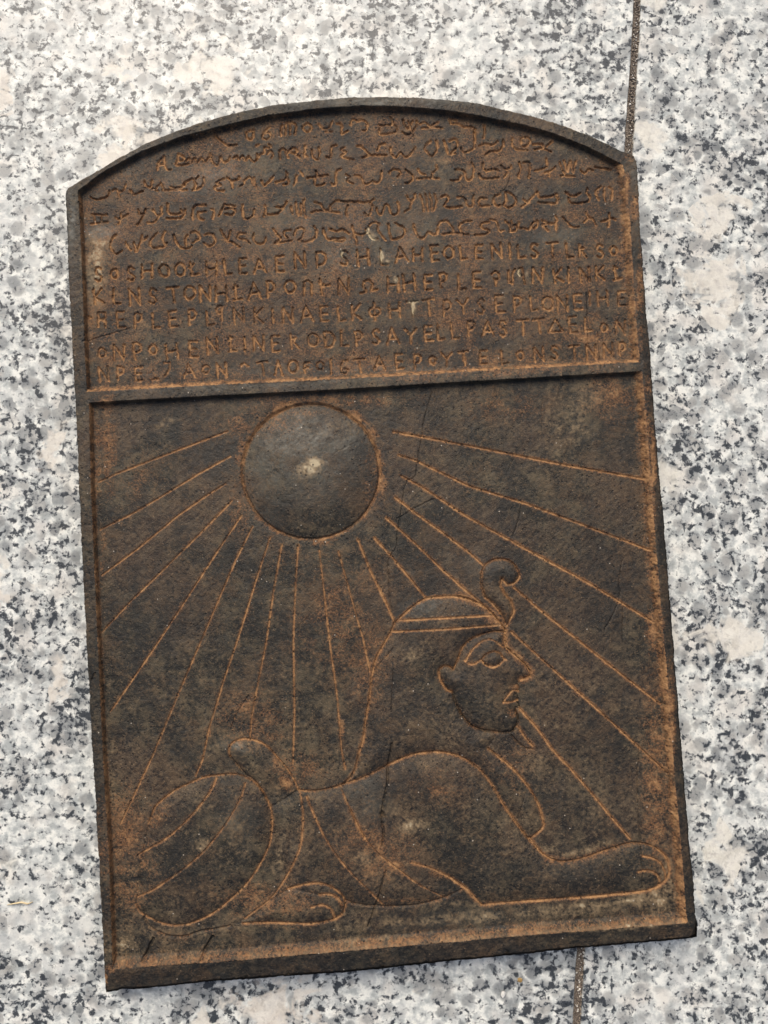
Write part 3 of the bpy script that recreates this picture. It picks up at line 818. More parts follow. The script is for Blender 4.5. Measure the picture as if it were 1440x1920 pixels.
# inscription: capital letters ------------------------------------------
def arc(cx, cy, rx, ry, a0, a1, n=12):
    return [(cx + rx * math.cos(math.radians(a0 + (a1 - a0) * i / n)), cy + ry * math.sin(math.radians(a0 + (a1 - a0) * i / n))) for i in range(n + 1)]
Sp = [(0.85, 0.17), (0.6, 0.02), (0.3, 0.05), (0.15, 0.25), (0.3, 0.44), (0.65, 0.56), (0.85, 0.76), (0.65, 0.97), (0.3, 0.98), (0.08, 0.86)]
FONT = {
 'A': [[(0, 1), (0.5, 0), (1, 1)], [(0.2, 0.66), (0.82, 0.66)]], 'C': [[(0.95, 0.1), (0.5, 0), (0.1, 0.3), (0.1, 0.75), (0.5, 1), (0.95, 0.9)]],
 'D': [[(0.05, 0), (0.05, 1)], [(0.05, 0), (0.6, 0.05), (0.95, 0.4), (0.85, 0.8), (0.5, 1), (0.05, 1)]],
 'E': [[(0.95, 0), (0.1, 0), (0.1, 1), (0.95, 1)], [(0.1, 0.5), (0.8, 0.5)]], 'F': [[(0.9, 0.15), (0.1, 0.15), (0.1, 0.9)], [(0.1, 0.5), (0.7, 0.5)]],
 'H': [[(0.05, 0), (0.05, 1)], [(0.95, 0), (0.95, 1)], [(0.05, 0.52), (0.95, 0.48)]], 'I': [[(0.5, 0), (0.5, 1)]],
 'K': [[(0.1, 0), (0.1, 1)], [(0.9, 0), (0.12, 0.55), (0.95, 1)]], 'L': [[(0.1, 0), (0.1, 1), (0.9, 0.97)]],
 'N': [[(0.05, 1), (0.08, 0), (0.9, 1), (0.95, 0)]], 'O': [arc(0.5, 0.5, 0.48, 0.42, 0, 360, 14)], 'o': [arc(0.5, 0.5, 0.40, 0.30, 0, 360, 12)],
 'P': [[(0.1, 1), (0.1, 0), (0.6, 0.0), (0.9, 0.18), (0.85, 0.42), (0.55, 0.58), (0.12, 0.6)]],
 'Q': [[(0.1, 1), (0.12, 0), (0.6, 0.0), (0.95, 0.25), (0.9, 0.6), (0.55, 0.82), (0.12, 0.85)]],
 'S': [Sp], 'T': [[(0, 0.02), (1, 0)], [(0.5, 0), (0.52, 1)]], 'Y': [[(0, 0), (0.5, 0.45), (1, 0)], [(0.5, 0.45), (0.5, 1)]],
 'R': [[(0.9, 1), (0.85, 0.0), (0.4, 0.02), (0.15, 0.25), (0.4, 0.5), (0.88, 0.5)]],
 'U': [[(0.1, 0.1), (0.15, 0.9), (0.6, 1.0), (0.75, 0.2), (1.0, 0.0)]],
 'p': [[(0.1, 0.2), (0.5, 0.0), (0.9, 0.2), (0.85, 0.5), (0.45, 0.65), (0.3, 0.5)], [(0.5, 0.65), (0.45, 1)]],
 'V': [[(0, 1), (0.5, 0), (1, 1)]], 'G': [[(0.95, 0.1), (0.45, 0), (0.1, 0.4), (0.15, 0.85), (0.6, 1), (0.9, 0.7), (0.5, 0.6)]],
 'Z': [[(0.1, 0), (0.8, 0.02), (0.75, 0.45), (0.2, 0.95)]], '-': [[(0.1, 0.9), (0.9, 0.85)]], '~': [[(0.1, 0.25), (0.5, 0.1), (0.9, 0.3)]],
 'Pi': [[(0.1, 1), (0.1, 0.1), (0.5, 0), (0.9, 0.2), (0.9, 1)]], 'Ta': [[(0.2, 0), (0.25, 1)], [(0.1, 0.25), (0.3, 0.5), (1.1, 0.45)], [(0.28, 0.5), (0.5, 0.35)]],
 'Om': [[(0, 1), (0.35, 0.95), (0.2, 0.6), (0.3, 0.2), (0.6, 0.15), (0.8, 0.5), (0.65, 0.92), (1.05, 0.9)]],
 'Ph': [arc(0.5, 0.5, 0.48, 0.28, 0, 360, 12), [(0.5, -0.05), (0.5, 1.05)]], 'De': [[(0, 0.95), (0.45, 0.1), (1, 0.9), (0, 0.95)]],
 'Ls': [[(0.1, 0), (0.12, 1), (0.9, 0.97)], [(-0.05, 0.45), (0.45, 0.2)]], 'Lt': [[(0.3, 0), (0.32, 1)], [(0.1, 1), (0.95, 0.95)], [(0.1, 0.25), (0.55, 0.1)]],
 'B': [[(0.1, 0), (0.1, 1)], [(0.1, 0), (0.9, 0.05), (0.85, 0.45), (0.1, 0.5), (0.9, 0.6), (0.9, 1)]], 'k': [[(0.1, 0), (0.1, 1)], [(0.1, 0.35), (0.6, 0.3), (0.4, 0.6), (0.9, 1.05)]],
}
DEF_W = {'I': 10, 'N': 76, 'H': 78, 'T': 78, 'A': 82, 'E': 58, 'L': 55, 'P': 58, 'Q': 72, 'S': 58, 'O': 72, 'o': 62, 'K': 70, 'D': 72, 'Om': 110, 'Ph': 78, 'De': 95, 'Y': 78, 'Ta': 70, 'Pi': 62, 'V': 55, 'F': 45, 'R': 50, 'U': 50, 'p': 62}
LINES = [
 (L1, 'S,290,395 o,398,393 S,512,393 H,620,375 O,737,372 O,845,362 Ls,942,352 H,1060,358 L,1170,345 E,1273,340 A,1385,340', 100),
 (L2, 'E,445,325 N,582,300 Q,725,297 S,885,285 H,1012,280 L,1155,275 A,1270,262', 108),
 (L2, 'H,1383,265', 90),
 (L3, 'E,418,252 O,515,248 L,615,248 E,720,245 N,840,238 I,930,238 L,1008,240 S,1098,235 T,1220,232 L,1338,235', 100),
 (L4, 'k,705,235 S,825,238 o,918,235', 92),
 (L1, 'K,290,545 L,415,545 N,535,548 S,660,545 T,800,535 O,910,522 N,1015,525 H,1125,528 Lt,1235,520 A,1350,508', 108),
 (L2, 'P,385,502 O,515,480 Pi,635,488 Ta,745,478 N,880,478 Om,1045,468 H,1215,465 H,1325,452', 108),
 (L3, 'E,375,452 P,480,438 L,603,448 E,705,435 p,835,425 U,940,412 R,1003,408 N,1120,405 K,1260,405 I,1330,402', 104),
 (L4, 'N,722,402 K,825,388 Lt,940,388', 96),
 (L1, 'B,312,705 E,440,705 P,560,710 L,680,712 E,795,700 P,930,690 L,1050,695 R,1110,662 N,1245,675', 104),
 (L2, 'K,300,675 I,395,680 N,500,675 A,625,665 E,745,665 L,865,665 K,965,652 Ph,1090,650 H,1225,640 T,1347,632', 104),
 (L3, 'T,380,622 P,505,630 Y,612,615 S,735,615 E,860,598 P,985,600 L,1095,592 O,1190,597 N,1290,597 E,1393,585', 108),
 (L4, 'I,755,562 H,842,560 E,972,562', 96),
 (L1, 'o,315,930 N,430,928 P,555,918 o,660,908 H,788,920 E,935,905 N,1065,880 Lt,1200,870', 108),
 (L2, 'I,205,872 N,300,868 E,415,868 k,545,850 O,672,842 D,785,838 L,885,832 P,985,830 S,1100,822 A,1210,818 Y,1335,818', 104),
 (L3, 'E,375,798 L,462,790 L,557,782 P,670,765 A,780,768 S,885,765 T,1020,758 T,1130,750 De,1245,745 E,1360,740', 104),
 (L4, 'L,742,738 o,855,758 N,965,758', 94),
 (L1, 'N,325,1075 P,440,1068 E,560,1075 -,670,1075 Z,760,1045 A,905,1055 o,1020,1045 N,1130,1050 ~,1285,1040', 96),
 (L2, 'T,330,1038 V,435,1035 O,535,1025 F,630,1030 o,720,1020 I,792,1028 G,885,1030 T,990,1018 A,1122,1000 E,1258,990 P,1385,992', 96),
 (L3, 'o,405,982 Y,500,978 T,620,970 E,750,962 L,895,962 o,1000,948 N,1130,942 S,1235,930 T,1370,930', 96),
 (L4, 'N,765,925 N,880,912 P,980,905', 96),
]
faint = {17}
gi = 0
for li, (k, txt, hh) in enumerate(LINES):
    for tok in txt.split():
        ch, cx_, cy_ = tok.split(',')
        cx_, cy_ = float(cx_), float(cy_)
        wd = DEF_W.get(ch, 62) * hh / 104
        g_h = hh * (0.97 + 0.05 * math.sin(gi * 1.7))
        rot = math.radians(-4 + 3 * math.sin(gi * 2.9))
        ss = []
        for st in FONT[ch]:
            pl = []
            for (u, v) in st:
                a, b = (u - 0.5) * wd, (v - 0.5) * g_h
                pl.append((cx_ + a * math.cos(rot) - b * math.sin(rot), cy_ + a * math.sin(rot) + b * math.cos(rot)))
            ss.append(crop(*k, *pl))
        f_ = 0.6 if li in faint else (0.78 if li >= 9 else 1.0)
        groove(ss, 2.4, 3.6 * f_, 0.78 * (0.8 + 0.2 * f_), new_part('carved_letter', P_INS), glow=1.7, limit=field_ins)
        gi += 1

# patches of dust, rust, soot and bare slate, plus painted shading -----------------------------
def patch(arr, x, y, rx, ry, st, rot=0.0, grain=0.5):
    w = region([(x - rx * 2.2, y - ry * 2.2), (x + rx * 2.2, y + ry * 2.2)], 2)
    if w is None:
        return
    c, s_ = math.cos(math.radians(rot)), math.sin(math.radians(rot))
    dx, dy = X[w] - x, Y[w] - y
    u, v = (dx * c + dy * s_) / rx, (-dx * s_ + dy * c) / ry
    f = np.exp(-(u * u + v * v) * 0.9) * (1 + 1.3 * grain * N1[w] + grain * N2[w] + 0.6 * grain * N3[w])
    arr[w] = np.maximum(arr[w], np.clip(st * f, 0, 1))
N1 = vnoise(14, 51); N2 = vnoise(3.5, 52); N3 = vnoise(40, 53)
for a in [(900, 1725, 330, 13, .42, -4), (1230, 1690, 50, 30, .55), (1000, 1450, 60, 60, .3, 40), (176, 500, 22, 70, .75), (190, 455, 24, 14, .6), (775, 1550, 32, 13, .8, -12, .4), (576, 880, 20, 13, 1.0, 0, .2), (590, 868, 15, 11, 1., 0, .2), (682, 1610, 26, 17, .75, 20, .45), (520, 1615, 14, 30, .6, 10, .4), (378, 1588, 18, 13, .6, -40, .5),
          (225, 1785, 30, 26, .6), (245, 1640, 24, 50, .5), (1085, 1604, 60, 9, .5, -10), (1130, 1588, 40, 8, .42, -8), (1030, 1598, 20, 12, .4), (1255, 1660, 20, 55, .7), (1120, 1700, 150, 9, .55, -5), (785, 1222, 30, 18, .5, -20),
          (1050, 780, 10, 90, .4), (1030, 800, 8, 70, .35), (1085, 800, 28, 60, .35), (1110, 740, 40, 30, .4), (1125, 650, 40, 25, .35), (830, 300, 22, 50, .35), (470, 300, 14, 70, .35), (300, 1430, 70, 20, .25), (540, 1420, 60, 22, .25),
          (710, 1765, 130, 8, .5, -5), (1180, 1738, 90, 8, .6, -5), (800, 1160, 60, 14, .35), (640, 800, 60, 20, .3), (300, 790, 40, 20, .3), (545, 520, 60, 30, .22), (880, 1700, 130, 8, .35), (420, 1750, 120, 14, .35, -4), (250, 600, 60, 90, .25), (530, 1560, 25, 40, .3), (940, 1410, 40, 30, .3, 30)]:
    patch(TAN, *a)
for a in [(640, 1150, 110, 130, .34), (480, 790, 80, 34, .5), (620, 748, 160, 14, .55), (690, 1250, 40, 90, .55), (470, 1350, 60, 60, .5), (235, 1600, 55, 120, .6), (700, 1600, 90, 60, .5), (500, 1690, 100, 40, .5), (1235, 1450, 30, 210, .6), (1110, 640, 100, 60, .55), (600, 560, 300, 120, .26), (900, 700, 250, 12, .5, -3), (350, 690, 200, 30, .4), (200, 800, 16, 120, .7), (1150, 740, 60, 50, .45), (950, 760, 90, 30, .4), (250, 900, 60, 60, .3), (820, 1480, 60, 40, .4), (560, 1450, 60, 40, .45), (700, 900, 30, 80, .35), (450, 950, 30, 60, .4), (1020, 320, 60, 14, .5, 18), (960, 1440, 50, 60, .35), (780, 1690, 100, 10, .4), (704, 1235, 11, 60, .65, 12), (660, 1180, 22, 16, .3), (472, 1335, 18, 40, .65), (505, 1380, 30, 18, .45), (389, 1375, 8, 9, .8), (640, 1375, 6, 26, .9), (686, 1568, 10, 14, .85), (738, 1622, 24, 16, .7, 30), (820, 1640, 30, 10, .5, 25), (490, 1700, 50, 16, .45, -20),
          (1178, 298, 13, 9, 1.), (1190, 385, 10, 28, .95), (1176, 345, 6, 40, .9), (930, 1160, 18, 20, .8, 50), (950, 1195, 6, 20, .9), (975, 1235, 16, 8, .9, 45), (968, 1290, 14, 8, .8), (965, 1340, 14, 8, .85), (945, 1423, 24, 8, .7, 40), (535, 1470, 12, 20, .8, -35), (515, 1430, 14, 8, .6, 45),
          (560, 772, 90, 10, .35), (480, 780, 50, 22, .35), (430, 960, 20, 12, .35), (520, 1060, 40, 20, .25), (240, 1600, 35, 30, .5), (290, 1540, 40, 14, .6, -40), (1170, 460, 10, 60, .55), (1130, 640, 60, 40, .35), (360, 640, 70, 60, .22), (200, 640, 26, 70, .5), (175, 1640, 5, 30, .3), (195, 1835, 6, 16, .8), (206, 1815, 12, 12, .6),
          (900, 330, 80, 40, .25), (1100, 300, 50, 18, .35, 20), (740, 480, 90, 20, .22), (655, 1180, 8, 40, .35), (690, 1500, 10, 30, .3), (920, 1700, 14, 8, .6), (540, 1745, 60, 8, .3), (178, 860, 9, 90, .75), (188, 1040, 8, 60, .5), (1200, 560, 8, 90, .8), (1215, 770, 8, 70, .9), (1225, 880, 7, 90, .9), (1228, 1180, 16, 60, .8), (1258, 1350, 10, 100, .8)]:
    patch(RUST, *a[:4], a[4] * 0.58, *a[5:])
for a in [(1150, 1100, 60, 90, .75), (1060, 1645, 150, 32, .8, -4), (890, 1630, 110, 55, .7), (1170, 800, 60, 60, .45), (1150, 1450, 80, 90, .45), (330, 1150, 90, 60, .4), (480, 1180, 40, 120, .4), (610, 1200, 60, 80, .4), (330, 1400, 50, 50, .45), (340, 1660, 80, 60, .6), (700, 1690, 60, 30, .5), (850, 1330, 40, 50, .5), (330, 380, 50, 30, .35), (1090, 500, 60, 16, .4), (620, 560, 120, 20, .3), (905, 1335, 45, 22, .7, 10), (928, 1237, 12, 7, .8), (870, 1280, 8, 30, .4), (940, 1690, 180, 5, .35, -4), (350, 1530, 40, 26, .55), (900, 1335, 36, 20, .5), (1165, 1090, 34, 55, .65), (1060, 1645, 120, 24, .6, -4), (880, 1640, 90, 55, .5), (200, 930, 14, 22, .55), (1080, 970, 70, 16, .5, 12), (380, 1660, 60, 50, .5), (245, 1680, 14, 60, .6), (830, 1310, 8, 14, .6), (845, 1290, 10, 24, .5), (1180, 760, 24, 40, .4), (600, 1120, 50, 30, .35),  # entries at jaw, ear and foreleg underside paint the relief's shade
          (380, 1160, 60, 40, .35), (950, 1250, 50, 10, .2), (250, 1350, 40, 40, .3), (1150, 1530, 40, 40, .35), (300, 1840, 70, 10, .6), (700, 1800, 60, 10, .4), (1250, 1500, 10, 60, .4), (170, 1350, 8, 90, .6), (180, 1500, 7, 70, .65), (720, 1530, 12, 40, .5), (650, 960, 30, 30, .35), (1260, 1650, 8, 50, .5), (1160, 1420, 60, 50, .35), (780, 1000, 20, 30, .4), (800, 1470, 60, 20, .3), (880, 1520, 60, 40, .35)]:
    patch(DARK, *a[:4], min(1.0, a[4] * 1.4), *a[5:])
for a in [(188, 431, 30, 13, .95, 0, .25), (560, 850, 100, 90, .65), (500, 890, 40, 80, .6), (600, 820, 80, 40, .6), (260, 296, 70, 16, .5, -28), (690, 1505, 34, 34, .55), (437, 1402, 28, 9, .8, 15), (440, 1540, 34, 34, .55), (460, 285, 30, 10, .4), (700, 445, 140, 60, .35), (560, 420, 70, 50, .3), (380, 330, 90, 30, .45, -12), (134, 420, 8, 70, .7), (700, 190, 300, 8, .5), (1190, 330, 8, 24, .8), (1195, 450, 6, 60, .5), (800, 1140, 60, 16, .45), (900, 1060, 30, 30, .4), (1050, 440, 50, 16, .5), (600, 690, 300, 14, .35), (700, 710, 500, 9, .5, -3), (900, 1725, 90, 14, .5, -5), (630, 470, 60, 40, .3), (940, 1085, 20, 18, .5)]:  # disc entries: bare slate, with the lit upper left painted paler
    patch(GREY, *a)
rimn = np.clip(0.75 + 0.5 * N3 + 0.35 * N1, 0, 1)
DARK = np.maximum(DARK, fr * rimn * 0.75 * np.maximum(smooth((Y - 1000) / 300) * (X < 720), smooth((Y - 500) / 250) * (X > 720)))  # frame darker downward; right rim's shade painted into the colour
# pale sandy fill in a few letters
for a in [(716, 476, 5, 12, 1.), (726, 486, 6, 4, 1.), (742, 520, 4, 8, 1.), (700, 438, 8, 5, .9), (692, 430, 4, 8, .8), (776, 570, 5, 14, .8), (990, 510, 4, 8, .8)]:
    patch(TAN, *a, 0, 0.2)
RUST = np.maximum(RUST, field_ins * 0.19 * (1 + 0.8 * N3 + 0.5 * N1))
TAN = np.maximum(TAN, field_pic * 0.17 * smooth((Y - 950) / 500) * (1 + 0.9 * N3 + 0.6 * N1 + 0.4 * N2))
for (x_, y_, rx_, ry_) in ((716, 474, 4, 13), (724, 487, 8, 4), (743, 520, 5, 9), (697, 440, 12, 8), (690, 428, 4, 9), (776, 573, 6, 14), (776, 562, 12, 4), (975, 508, 6, 10), (640, 470, 5, 8)):
    gsn = np.exp(-(((X - x_) / rx_) ** 2 + ((Y - y_) / ry_) ** 2))
    lm = (PID >= P_INS) & (RUST > 0.35)
    TAN = np.where(lm, np.maximum(TAN, 1.6 * gsn), TAN)
    RUST = RUST * (1 - 0.95 * np.clip(gsn * 1.3, 0, 1))
RUST = np.clip(RUST, 0, 1)

# ------------------------------------------------------------------ tablet material
def tablet_material():
    n = NT('rusted_dark_slate')
    at = n.t.nodes.new('ShaderNodeAttribute'); at.attribute_name = 'wear_shading'
    rs = n.sep(at.outputs['Color']); rust, tan, dark = rs[0], rs[1], rs[2]
    grey = at.outputs['Alpha']
    k = 1 / 0.000187                        # pixels per metre
    big = n.noise(k / 150, 4, 0.6)
    mid = n.noise(k / 34, 4, 0.65, dist=0.4)
    fine = n.noise(k / 7.5, 4, 0.7)
    grit = n.noise(k / 2.6, 3, 0.7)
    brush = n.noise(k / 12, 3, 0.6, co=n.vmul(n.co, (1.0, 0.12, 1.0)))
    soot = n.noise(k / 85, 5, 0.68, co=n.vmul(n.co, (1.0, 0.7, 1.0)), dist=0.6)
    base = n.ramp(mid, [(0.37, (0.0080, 0.0078, 0.0062)), (0.45, (0.0175, 0.0158, 0.0108)), (0.53, (0.040, 0.0330, 0.0210)), (0.62, (0.084, 0.065, 0.038))])
    base = n.mix(n.step(big, 0.42, 0.62, 0, 0.55), base, (0.062, 0.036, 0.0225))
    gdir = n.vmul(n.t_rot(n.co, 50), (1.0, 0.16, 1.0))
    strk = n.noise(k / 5.5, 3, 0.65, co=gdir)
    base = n.mix(n.step(fine, 0.50, 0.66, 0, 0.45), base, (0.11, 0.082, 0.050))
    base = n.mix(n.math('MULTIPLY', n.step(strk, 0.52, 0.66, 0, 0.5), n.step(big, 0.44, 0.56)), base, (0.12, 0.088, 0.054))
    base = n.mix(n.math('MULTIPLY', n.step(strk, 0.47, 0.36, 0, 0.5), n.step(big, 0.40, 0.55, 0.3, 1.0)), base, (0.012, 0.011, 0.009))
    base = n.mix(n.step(grit, 0.54, 0.66, 0, 0.55), base, (0.16, 0.118, 0.072))
    base = n.mix(n.step(brush, 0.5, 0.7, 0, 0.3), base, (0.045, 0.043, 0.036))
    base = n.mix(n.step(soot, 0.50, 0.62, 0, 0.75), base, (0.016, 0.0155, 0.0135))
    base = n.mix(n.step(fine, 0.46, 0.36, 0, 0.8), base, (0.009, 0.008, 0.0065))
    # smooth slate and the disc's painted lit side
    base = n.mix(n.math('MULTIPLY', grey, n.step(fine, 0.25, 0.6, 1.0, 0.5), clamp=True), base, n.mix(grit, (0.066, 0.070, 0.060), (0.145, 0.130, 0.098)))
    # dark char and painted shade
    base = n.mix(n.math('MULTIPLY', dark, n.step(mid, 0.3, 0.62, 1.0, 0.78), clamp=True), base, n.mix(fine, (0.005, 0.005, 0.005), (0.026, 0.024, 0.019)))
    # warm rust haze
    hz = n.math('ADD', n.noise(k / 60, 5, 0.7), n.math('MULTIPLY', n.math('SUBTRACT', grit, 0.5), 0.5))
    base = n.mix(n.step(hz, 0.48, 0.68, 0, 0.40), base, (0.110, 0.066, 0.033))
    # pale dust
    tv = n.math('ADD', n.math('MULTIPLY', tan, 0.95), n.math('MULTIPLY', n.math('SUBTRACT', fine, 0.5), 0.9))
    dust = n.mix(fine, (0.15, 0.095, 0.048), (0.40, 0.30, 0.175))
    dust = n.mix(n.step(tan, 0.62, 1.0, 0, 0.85), dust, n.mix(fine, (0.34, 0.28, 0.18), (0.66, 0.55, 0.36)))
    base = n.mix(n.step(tv, 0.10, 1.0, 0, 0.95), base, dust)
    # rust
    rv = n.math('ADD', n.math('MULTIPLY', rust, 1.05), n.math('MULTIPLY', n.math('SUBTRACT', fine, 0.5), 0.8))
    rv = n.math('ADD', rv, n.math('MULTIPLY', n.math('SUBTRACT', grit, 0.5), 0.8))
    rcol = n.ramp(n.noise(k / 13, 4, 0.72), [(0.36, (0.060, 0.025, 0.012)), (0.45, (0.125, 0.056, 0.022)), (0.54, (0.22, 0.108, 0.044)), (0.66, (0.38, 0.22, 0.100))])
    base = n.mix(n.step(rv, 0.06, 0.80, 0, 0.96), base, rcol)
    spk = n.math('MULTIPLY', n.step(n.math('ADD', n.noise(k / 3.6, 2, 0.6), n.math('MULTIPLY', rust, 0.16)), 0.57, 0.64), n.step(rust, 0.06, 0.30))
    base = n.mix(n.math('MULTIPLY', spk, 0.5), base, (0.26, 0.125, 0.055))
    base = n.mix(n.math('MULTIPLY', n.step(rust, 0.42, 0.78), n.step(fine, 0.42, 0.56, 0.25, 0.8)), base, (0.40, 0.225, 0.100))
    # pale specks, and pits
    sp = n.math('MULTIPLY', n.step(n.voro(k / 9, 'Distance'), 0.16, 0.09), n.step(n.sep(n.voro(k / 9, 'Color'))[0], 0.955, 0.965))
    base = n.mix(n.math('MULTIPLY', sp, 0.8), base, (0.50, 0.44, 0.36))
    sp2 = n.math('MULTIPLY', n.step(n.voro(k / 5, 'Distance'), 0.30, 0.16), n.step(n.sep(n.voro(k / 5, 'Color'))[1], 0.90, 0.93))
    base = n.mix(n.math('MULTIPLY', sp2, 0.45), base, (0.24, 0.16, 0.09))
    sp3 = n.math('MULTIPLY', n.step(n.voro(k / 6.5, 'Distance'), 0.36, 0.2), n.step(n.sep(n.voro(k / 6.5, 'Color'))[2], 0.84, 0.88))
    base = n.mix(n.math('MULTIPLY', sp3, 0.8), base, (0.008, 0.007, 0.006))
    n.L(base, n.b.inputs['Base Color'])
    rough = n.math('ADD', n.step(grey, 0.0, 1.0, 0.56, 0.40), n.math('MULTIPLY', n.math('SUBTRACT', fine, 0.5), 0.5))
    rough = n.math('ADD', rough, n.math('MULTIPLY', rust, 0.25), clamp=True)
    n.L(rough, n.b.inputs['Roughness'])
    n.b.inputs['Specular IOR Level'].default_value = 0.38
    hgt = n.math('ADD', n.math('MULTIPLY', fine, 1.0), n.math('MULTIPLY', grit, 0.55))
    hgt = n.math('SUBTRACT', hgt, n.math('MULTIPLY', sp3, 0.6))
    hgt = n.math('ADD', hgt, n.math('MULTIPLY', strk, 0.25))
    bs = n.math('ADD', 0.55, n.math('MULTIPLY', rust, 0.30))
    bs = n.math('SUBTRACT', bs, n.math('MULTIPLY', grey, 0.45), clamp=True)
    nb = n.t.nodes.new('ShaderNodeBump')
    nb.inputs['Distance'].default_value = 0.0006
    n.L(bs, nb.inputs['Strength']); n.L(hgt, nb.inputs['Height'])
    n.L(nb.outputs[0], n.b.inputs['Normal'])
    return n.m
TM = tablet_material()

# ------------------------------------------------------------------ tablet meshes
PXM = 0.000187
GX, GY = to_plane(X, Y, THICK)
GZ = THICK + H * PXM
V = np.stack([GX, GY, GZ], -1)
du = np.gradient(V, axis=1); dv = np.gradient(V, axis=0)
NRM = np.cross(dv, du)
NRM /= np.linalg.norm(NRM, axis=-1, keepdims=True)
if NRM[..., 2].mean() < 0:
    NRM = -NRM
V = V.reshape(-1, 3); NRM = NRM.reshape(-1, 3)
WEAR_SHADING = np.stack([RUST, TAN, DARK, GREY], -1).reshape(-1, 4).astype(np.float32)
idx = np.arange(NX * NY).reshape(NY, NX)
a = idx[:-1, :-1].ravel(); b = idx[:-1, 1:].ravel(); c = idx[1:, 1:].ravel(); d = idx[1:, :-1].ravel()
Q = np.stack([a, d, c, b], 1)
pf = PID.ravel()
qid = np.max(np.stack([pf[a], pf[b], pf[c], pf[d]], 1), 1)
# perimeter skirt belongs to the frame
per = np.concatenate([idx[0, :], idx[1:, -1], idx[-1, -2::-1], idx[-2:0:-1, 0]])
cen = V[per].mean(0)
def skirt(dz, out, jitter):
    p = V[per].copy()
    dirv = p[:, :2] - cen[:2]
    dirv /= np.linalg.norm(dirv, axis=1, keepdims=True)
    p[:, :2] += dirv * (out + np.convolve(np.r_[rng.normal(0, jitter, len(per))], np.ones(9) / 9, 'same')[:, None])
    p[:, 2] = dz
    return p
rings = [skirt(THICK - 0.0012, 0.00012, 0.0001), skirt(THICK - 0.003, 0.0001, 0.00015), skirt(0.0010, -0.00005, 0.00015), skirt(0.0002, -0.0006, 0.0001)]
SV = np.concatenate(rings)
nb_ = len(V); m_ = len(per)
ring_idx = [per] + [nb_ + r * m_ + np.arange(m_) for r in range(len(rings))]
SQ = []
for r in range(len(rings)):
    u, v = ring_idx[r], ring_idx[r + 1]
    SQ.append(np.stack([u, v, np.roll(v, -1), np.roll(u, -1)], 1)[:, ::-1])
SQ = np.concatenate(SQ)
dirs = SV.copy(); dirs -= cen; dirs[:, 2] = 0.0
dirs /= np.linalg.norm(dirs, axis=1, keepdims=True)
VA = np.concatenate([V, SV]); NA = np.concatenate([NRM, dirs])
WA = np.concatenate([WEAR_SHADING, np.tile(WEAR_SHADING[per], (len(rings), 1))])
Q = np.concatenate([Q, SQ]); qid = np.concatenate([qid, np.zeros(len(SQ), int)])

tablet = empty('stone_tablet')
tablet['label'] = 'dark rusty carved stone tablet with arched top, rows of lettering, rayed sun and sphinx'
tablet['category'] = 'tablet'
order = np.argsort(qid, kind='stable')
Q = Q[order]; qid = qid[order]
bounds = np.searchsorted(qid, np.arange(len(parts) + 1))
objs = {}
for pid, (name, parent) in enumerate(parts):
    q = Q[bounds[pid]:bounds[pid + 1]]
    if len(q) == 0:
        continue
    u, inv = np.unique(q, return_inverse=True)
    inv = inv.reshape(-1)
    me = bpy.data.meshes.new(name)
    me.vertices.add(len(u)); me.vertices.foreach_set('co', VA[u].astype(np.float32).ravel())
    me.loops.add(len(inv)); me.loops.foreach_set('vertex_index', inv.astype(np.int32))
    me.polygons.add(len(q))
    me.polygons.foreach_set('loop_start', np.arange(0, len(inv), 4, dtype=np.int32))
    me.update(calc_edges=True)
    me.polygons.foreach_set('use_smooth', np.ones(len(q), bool))
    at = me.attributes.new('wear_shading', 'FLOAT_COLOR', 'POINT')
    at.data.foreach_set('color', WA[u].ravel())
    me.materials.append(TM)
    me.normals_split_custom_set_from_vertices(NA[u])
    o = bpy.data.objects.new(name, me)
    C.objects.link(o)
    o.parent = objs[parent] if parent is not None and parent in objs else tablet
    objs[pid] = o

# underside of the tablet
under_me = mesh_obj('underside', [(*p[:2], 0.0002) for p in rings[-1]], [tuple(range(m_))[::-1]], TM, tablet)

# ------------------------------------------------------------------ small debris on the pavement
def tube(name, pts, radii, mat, sides=6):
    V_, F_ = [], []
    P_ = [Vector(p) for p in pts]
    for i, p in enumerate(P_):
        dd = (P_[min(i + 1, len(P_) - 1)] - P_[max(i - 1, 0)]).normalized()
        x_ = dd.cross(Vector((0, 0, 1))).normalized(); y_ = x_.cross(dd)
        for k_ in range(sides):
            an = 6.2832 * k_ / sides
            V_.append(p + (x_ * math.cos(an) + y_ * math.sin(an)) * radii[i])
    for i in range(len(P_) - 1):
        for k_ in range(sides):
            F_.append((i * sides + k_, i * sides + (k_ + 1) % sides, (i + 1) * sides + (k_ + 1) % sides, (i + 1) * sides + k_))
    F_.append(tuple(range(sides))[::-1]); F_.append(tuple((len(P_) - 1) * sides + k_ for k_ in range(sides)))
    return mesh_obj(name, V_, F_, mat, None, True)

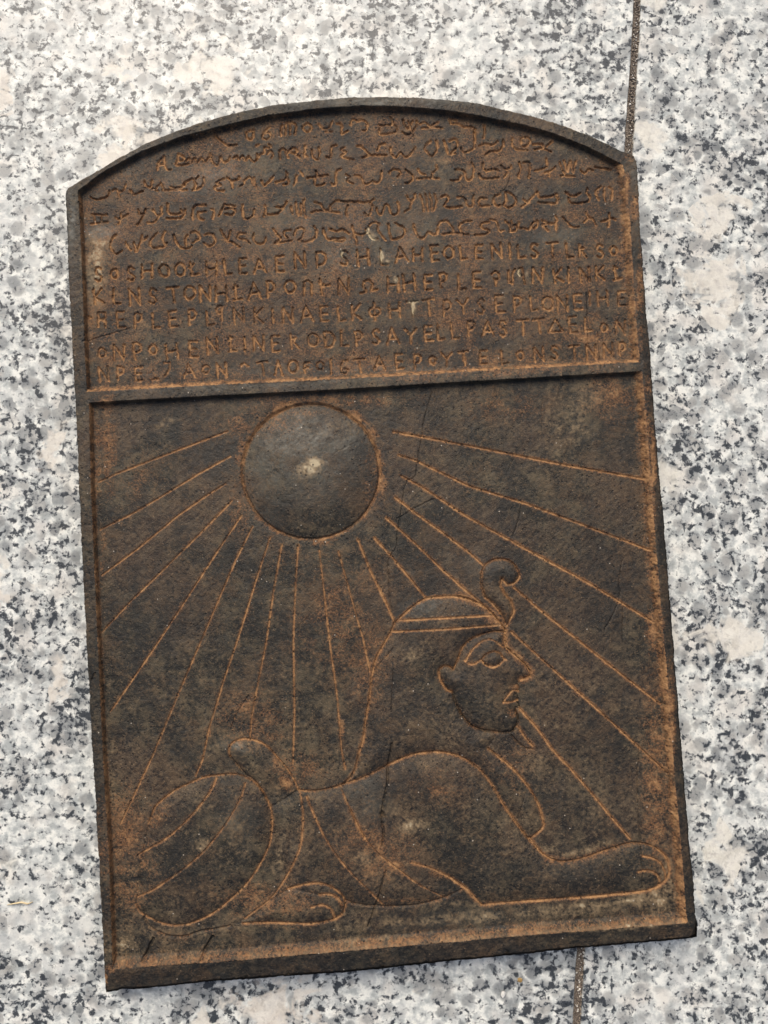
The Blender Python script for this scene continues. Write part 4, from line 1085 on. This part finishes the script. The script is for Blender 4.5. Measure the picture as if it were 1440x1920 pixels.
straw_mat = plain('dry_straw', (0.74, 0.60, 0.36), 0.5)
sx_, sy_ = to_plane(np.array([13, 25, 40, 52, 62]), np.array([1697, 1694, 1692, 1694, 1691]), 0.0005)
o = tube('straw', [(float(x), float(y), 0.0005 + 0.0003 * (i % 2)) for i, (x, y) in enumerate(zip(sx_, sy_))], [0.00012, 0.00026, 0.00036, 0.0003, 0.0001], straw_mat)
o['label'] = 'thin dry yellow straw lying on the granite left of the tablet'; o['category'] = 'straw'

def bit(name, x, y, r, mat, label, cat, seed, group=None):
    px_, py_ = to_plane(x, y, r * 0.5)
    vs, fs = grain_shape(r, seed, 0.6)
    o = mesh_obj(name, [(v[0], v[1], v[2]) for v in vs], fs, mat)
    o.location = (float(px_), float(py_), r * 0.45)
    o.rotation_euler = (0, 0, seed)
    o['label'] = label; o['category'] = cat
    if group: o['group'] = group
    return o
GV, GF = [], []
for i in range(90):
    gx = random.uniform(0, 1440); gy = random.uniform(0, 1920)
    if i % 2:
        gx = 1197 - 0.0595 * gy + random.gauss(0, 26)
    qx, qy = to_plane(gx, gy, 0.0)
    r = random.uniform(0.00010, 0.00026)
    vs, fs = grain_shape(r, 900 + i, 0.6)
    b0 = len(GV)
    GV += [(v[0] + float(qx), v[1] + float(qy), v[2] + r * 0.4) for v in vs]
    GF += [tuple(b0 + q for q in f) for f in fs]
grit_o = mesh_obj('loose_grit', GV, GF, plain('grit_tan', (0.34, 0.27, 0.20)), None)
grit_o['kind'] = 'stuff'; grit_o['label'] = 'loose tan grit scattered over the granite slabs and along their joint'; grit_o['category'] = 'grit'
bit('pebble', 944, 1864, 0.0012, plain('white_stone', (0.85, 0.83, 0.78), 0.4), 'small white pebble on the granite below the tablet near the joint', 'pebble', 3)
bit('crumb', 975, 1838, 0.0010, plain('ochre_crumb', (0.52, 0.33, 0.12), 0.8), 'tiny ochre brown crumb on the granite just under the tablet edge', 'crumb', 5)
bit('stone_chip', 1289, 127, 0.0008, plain('pale_chip', (0.85, 0.86, 0.82), 0.2), 'tiny pale stone chip on the right slab near the top of the joint', 'stone chip', 8)
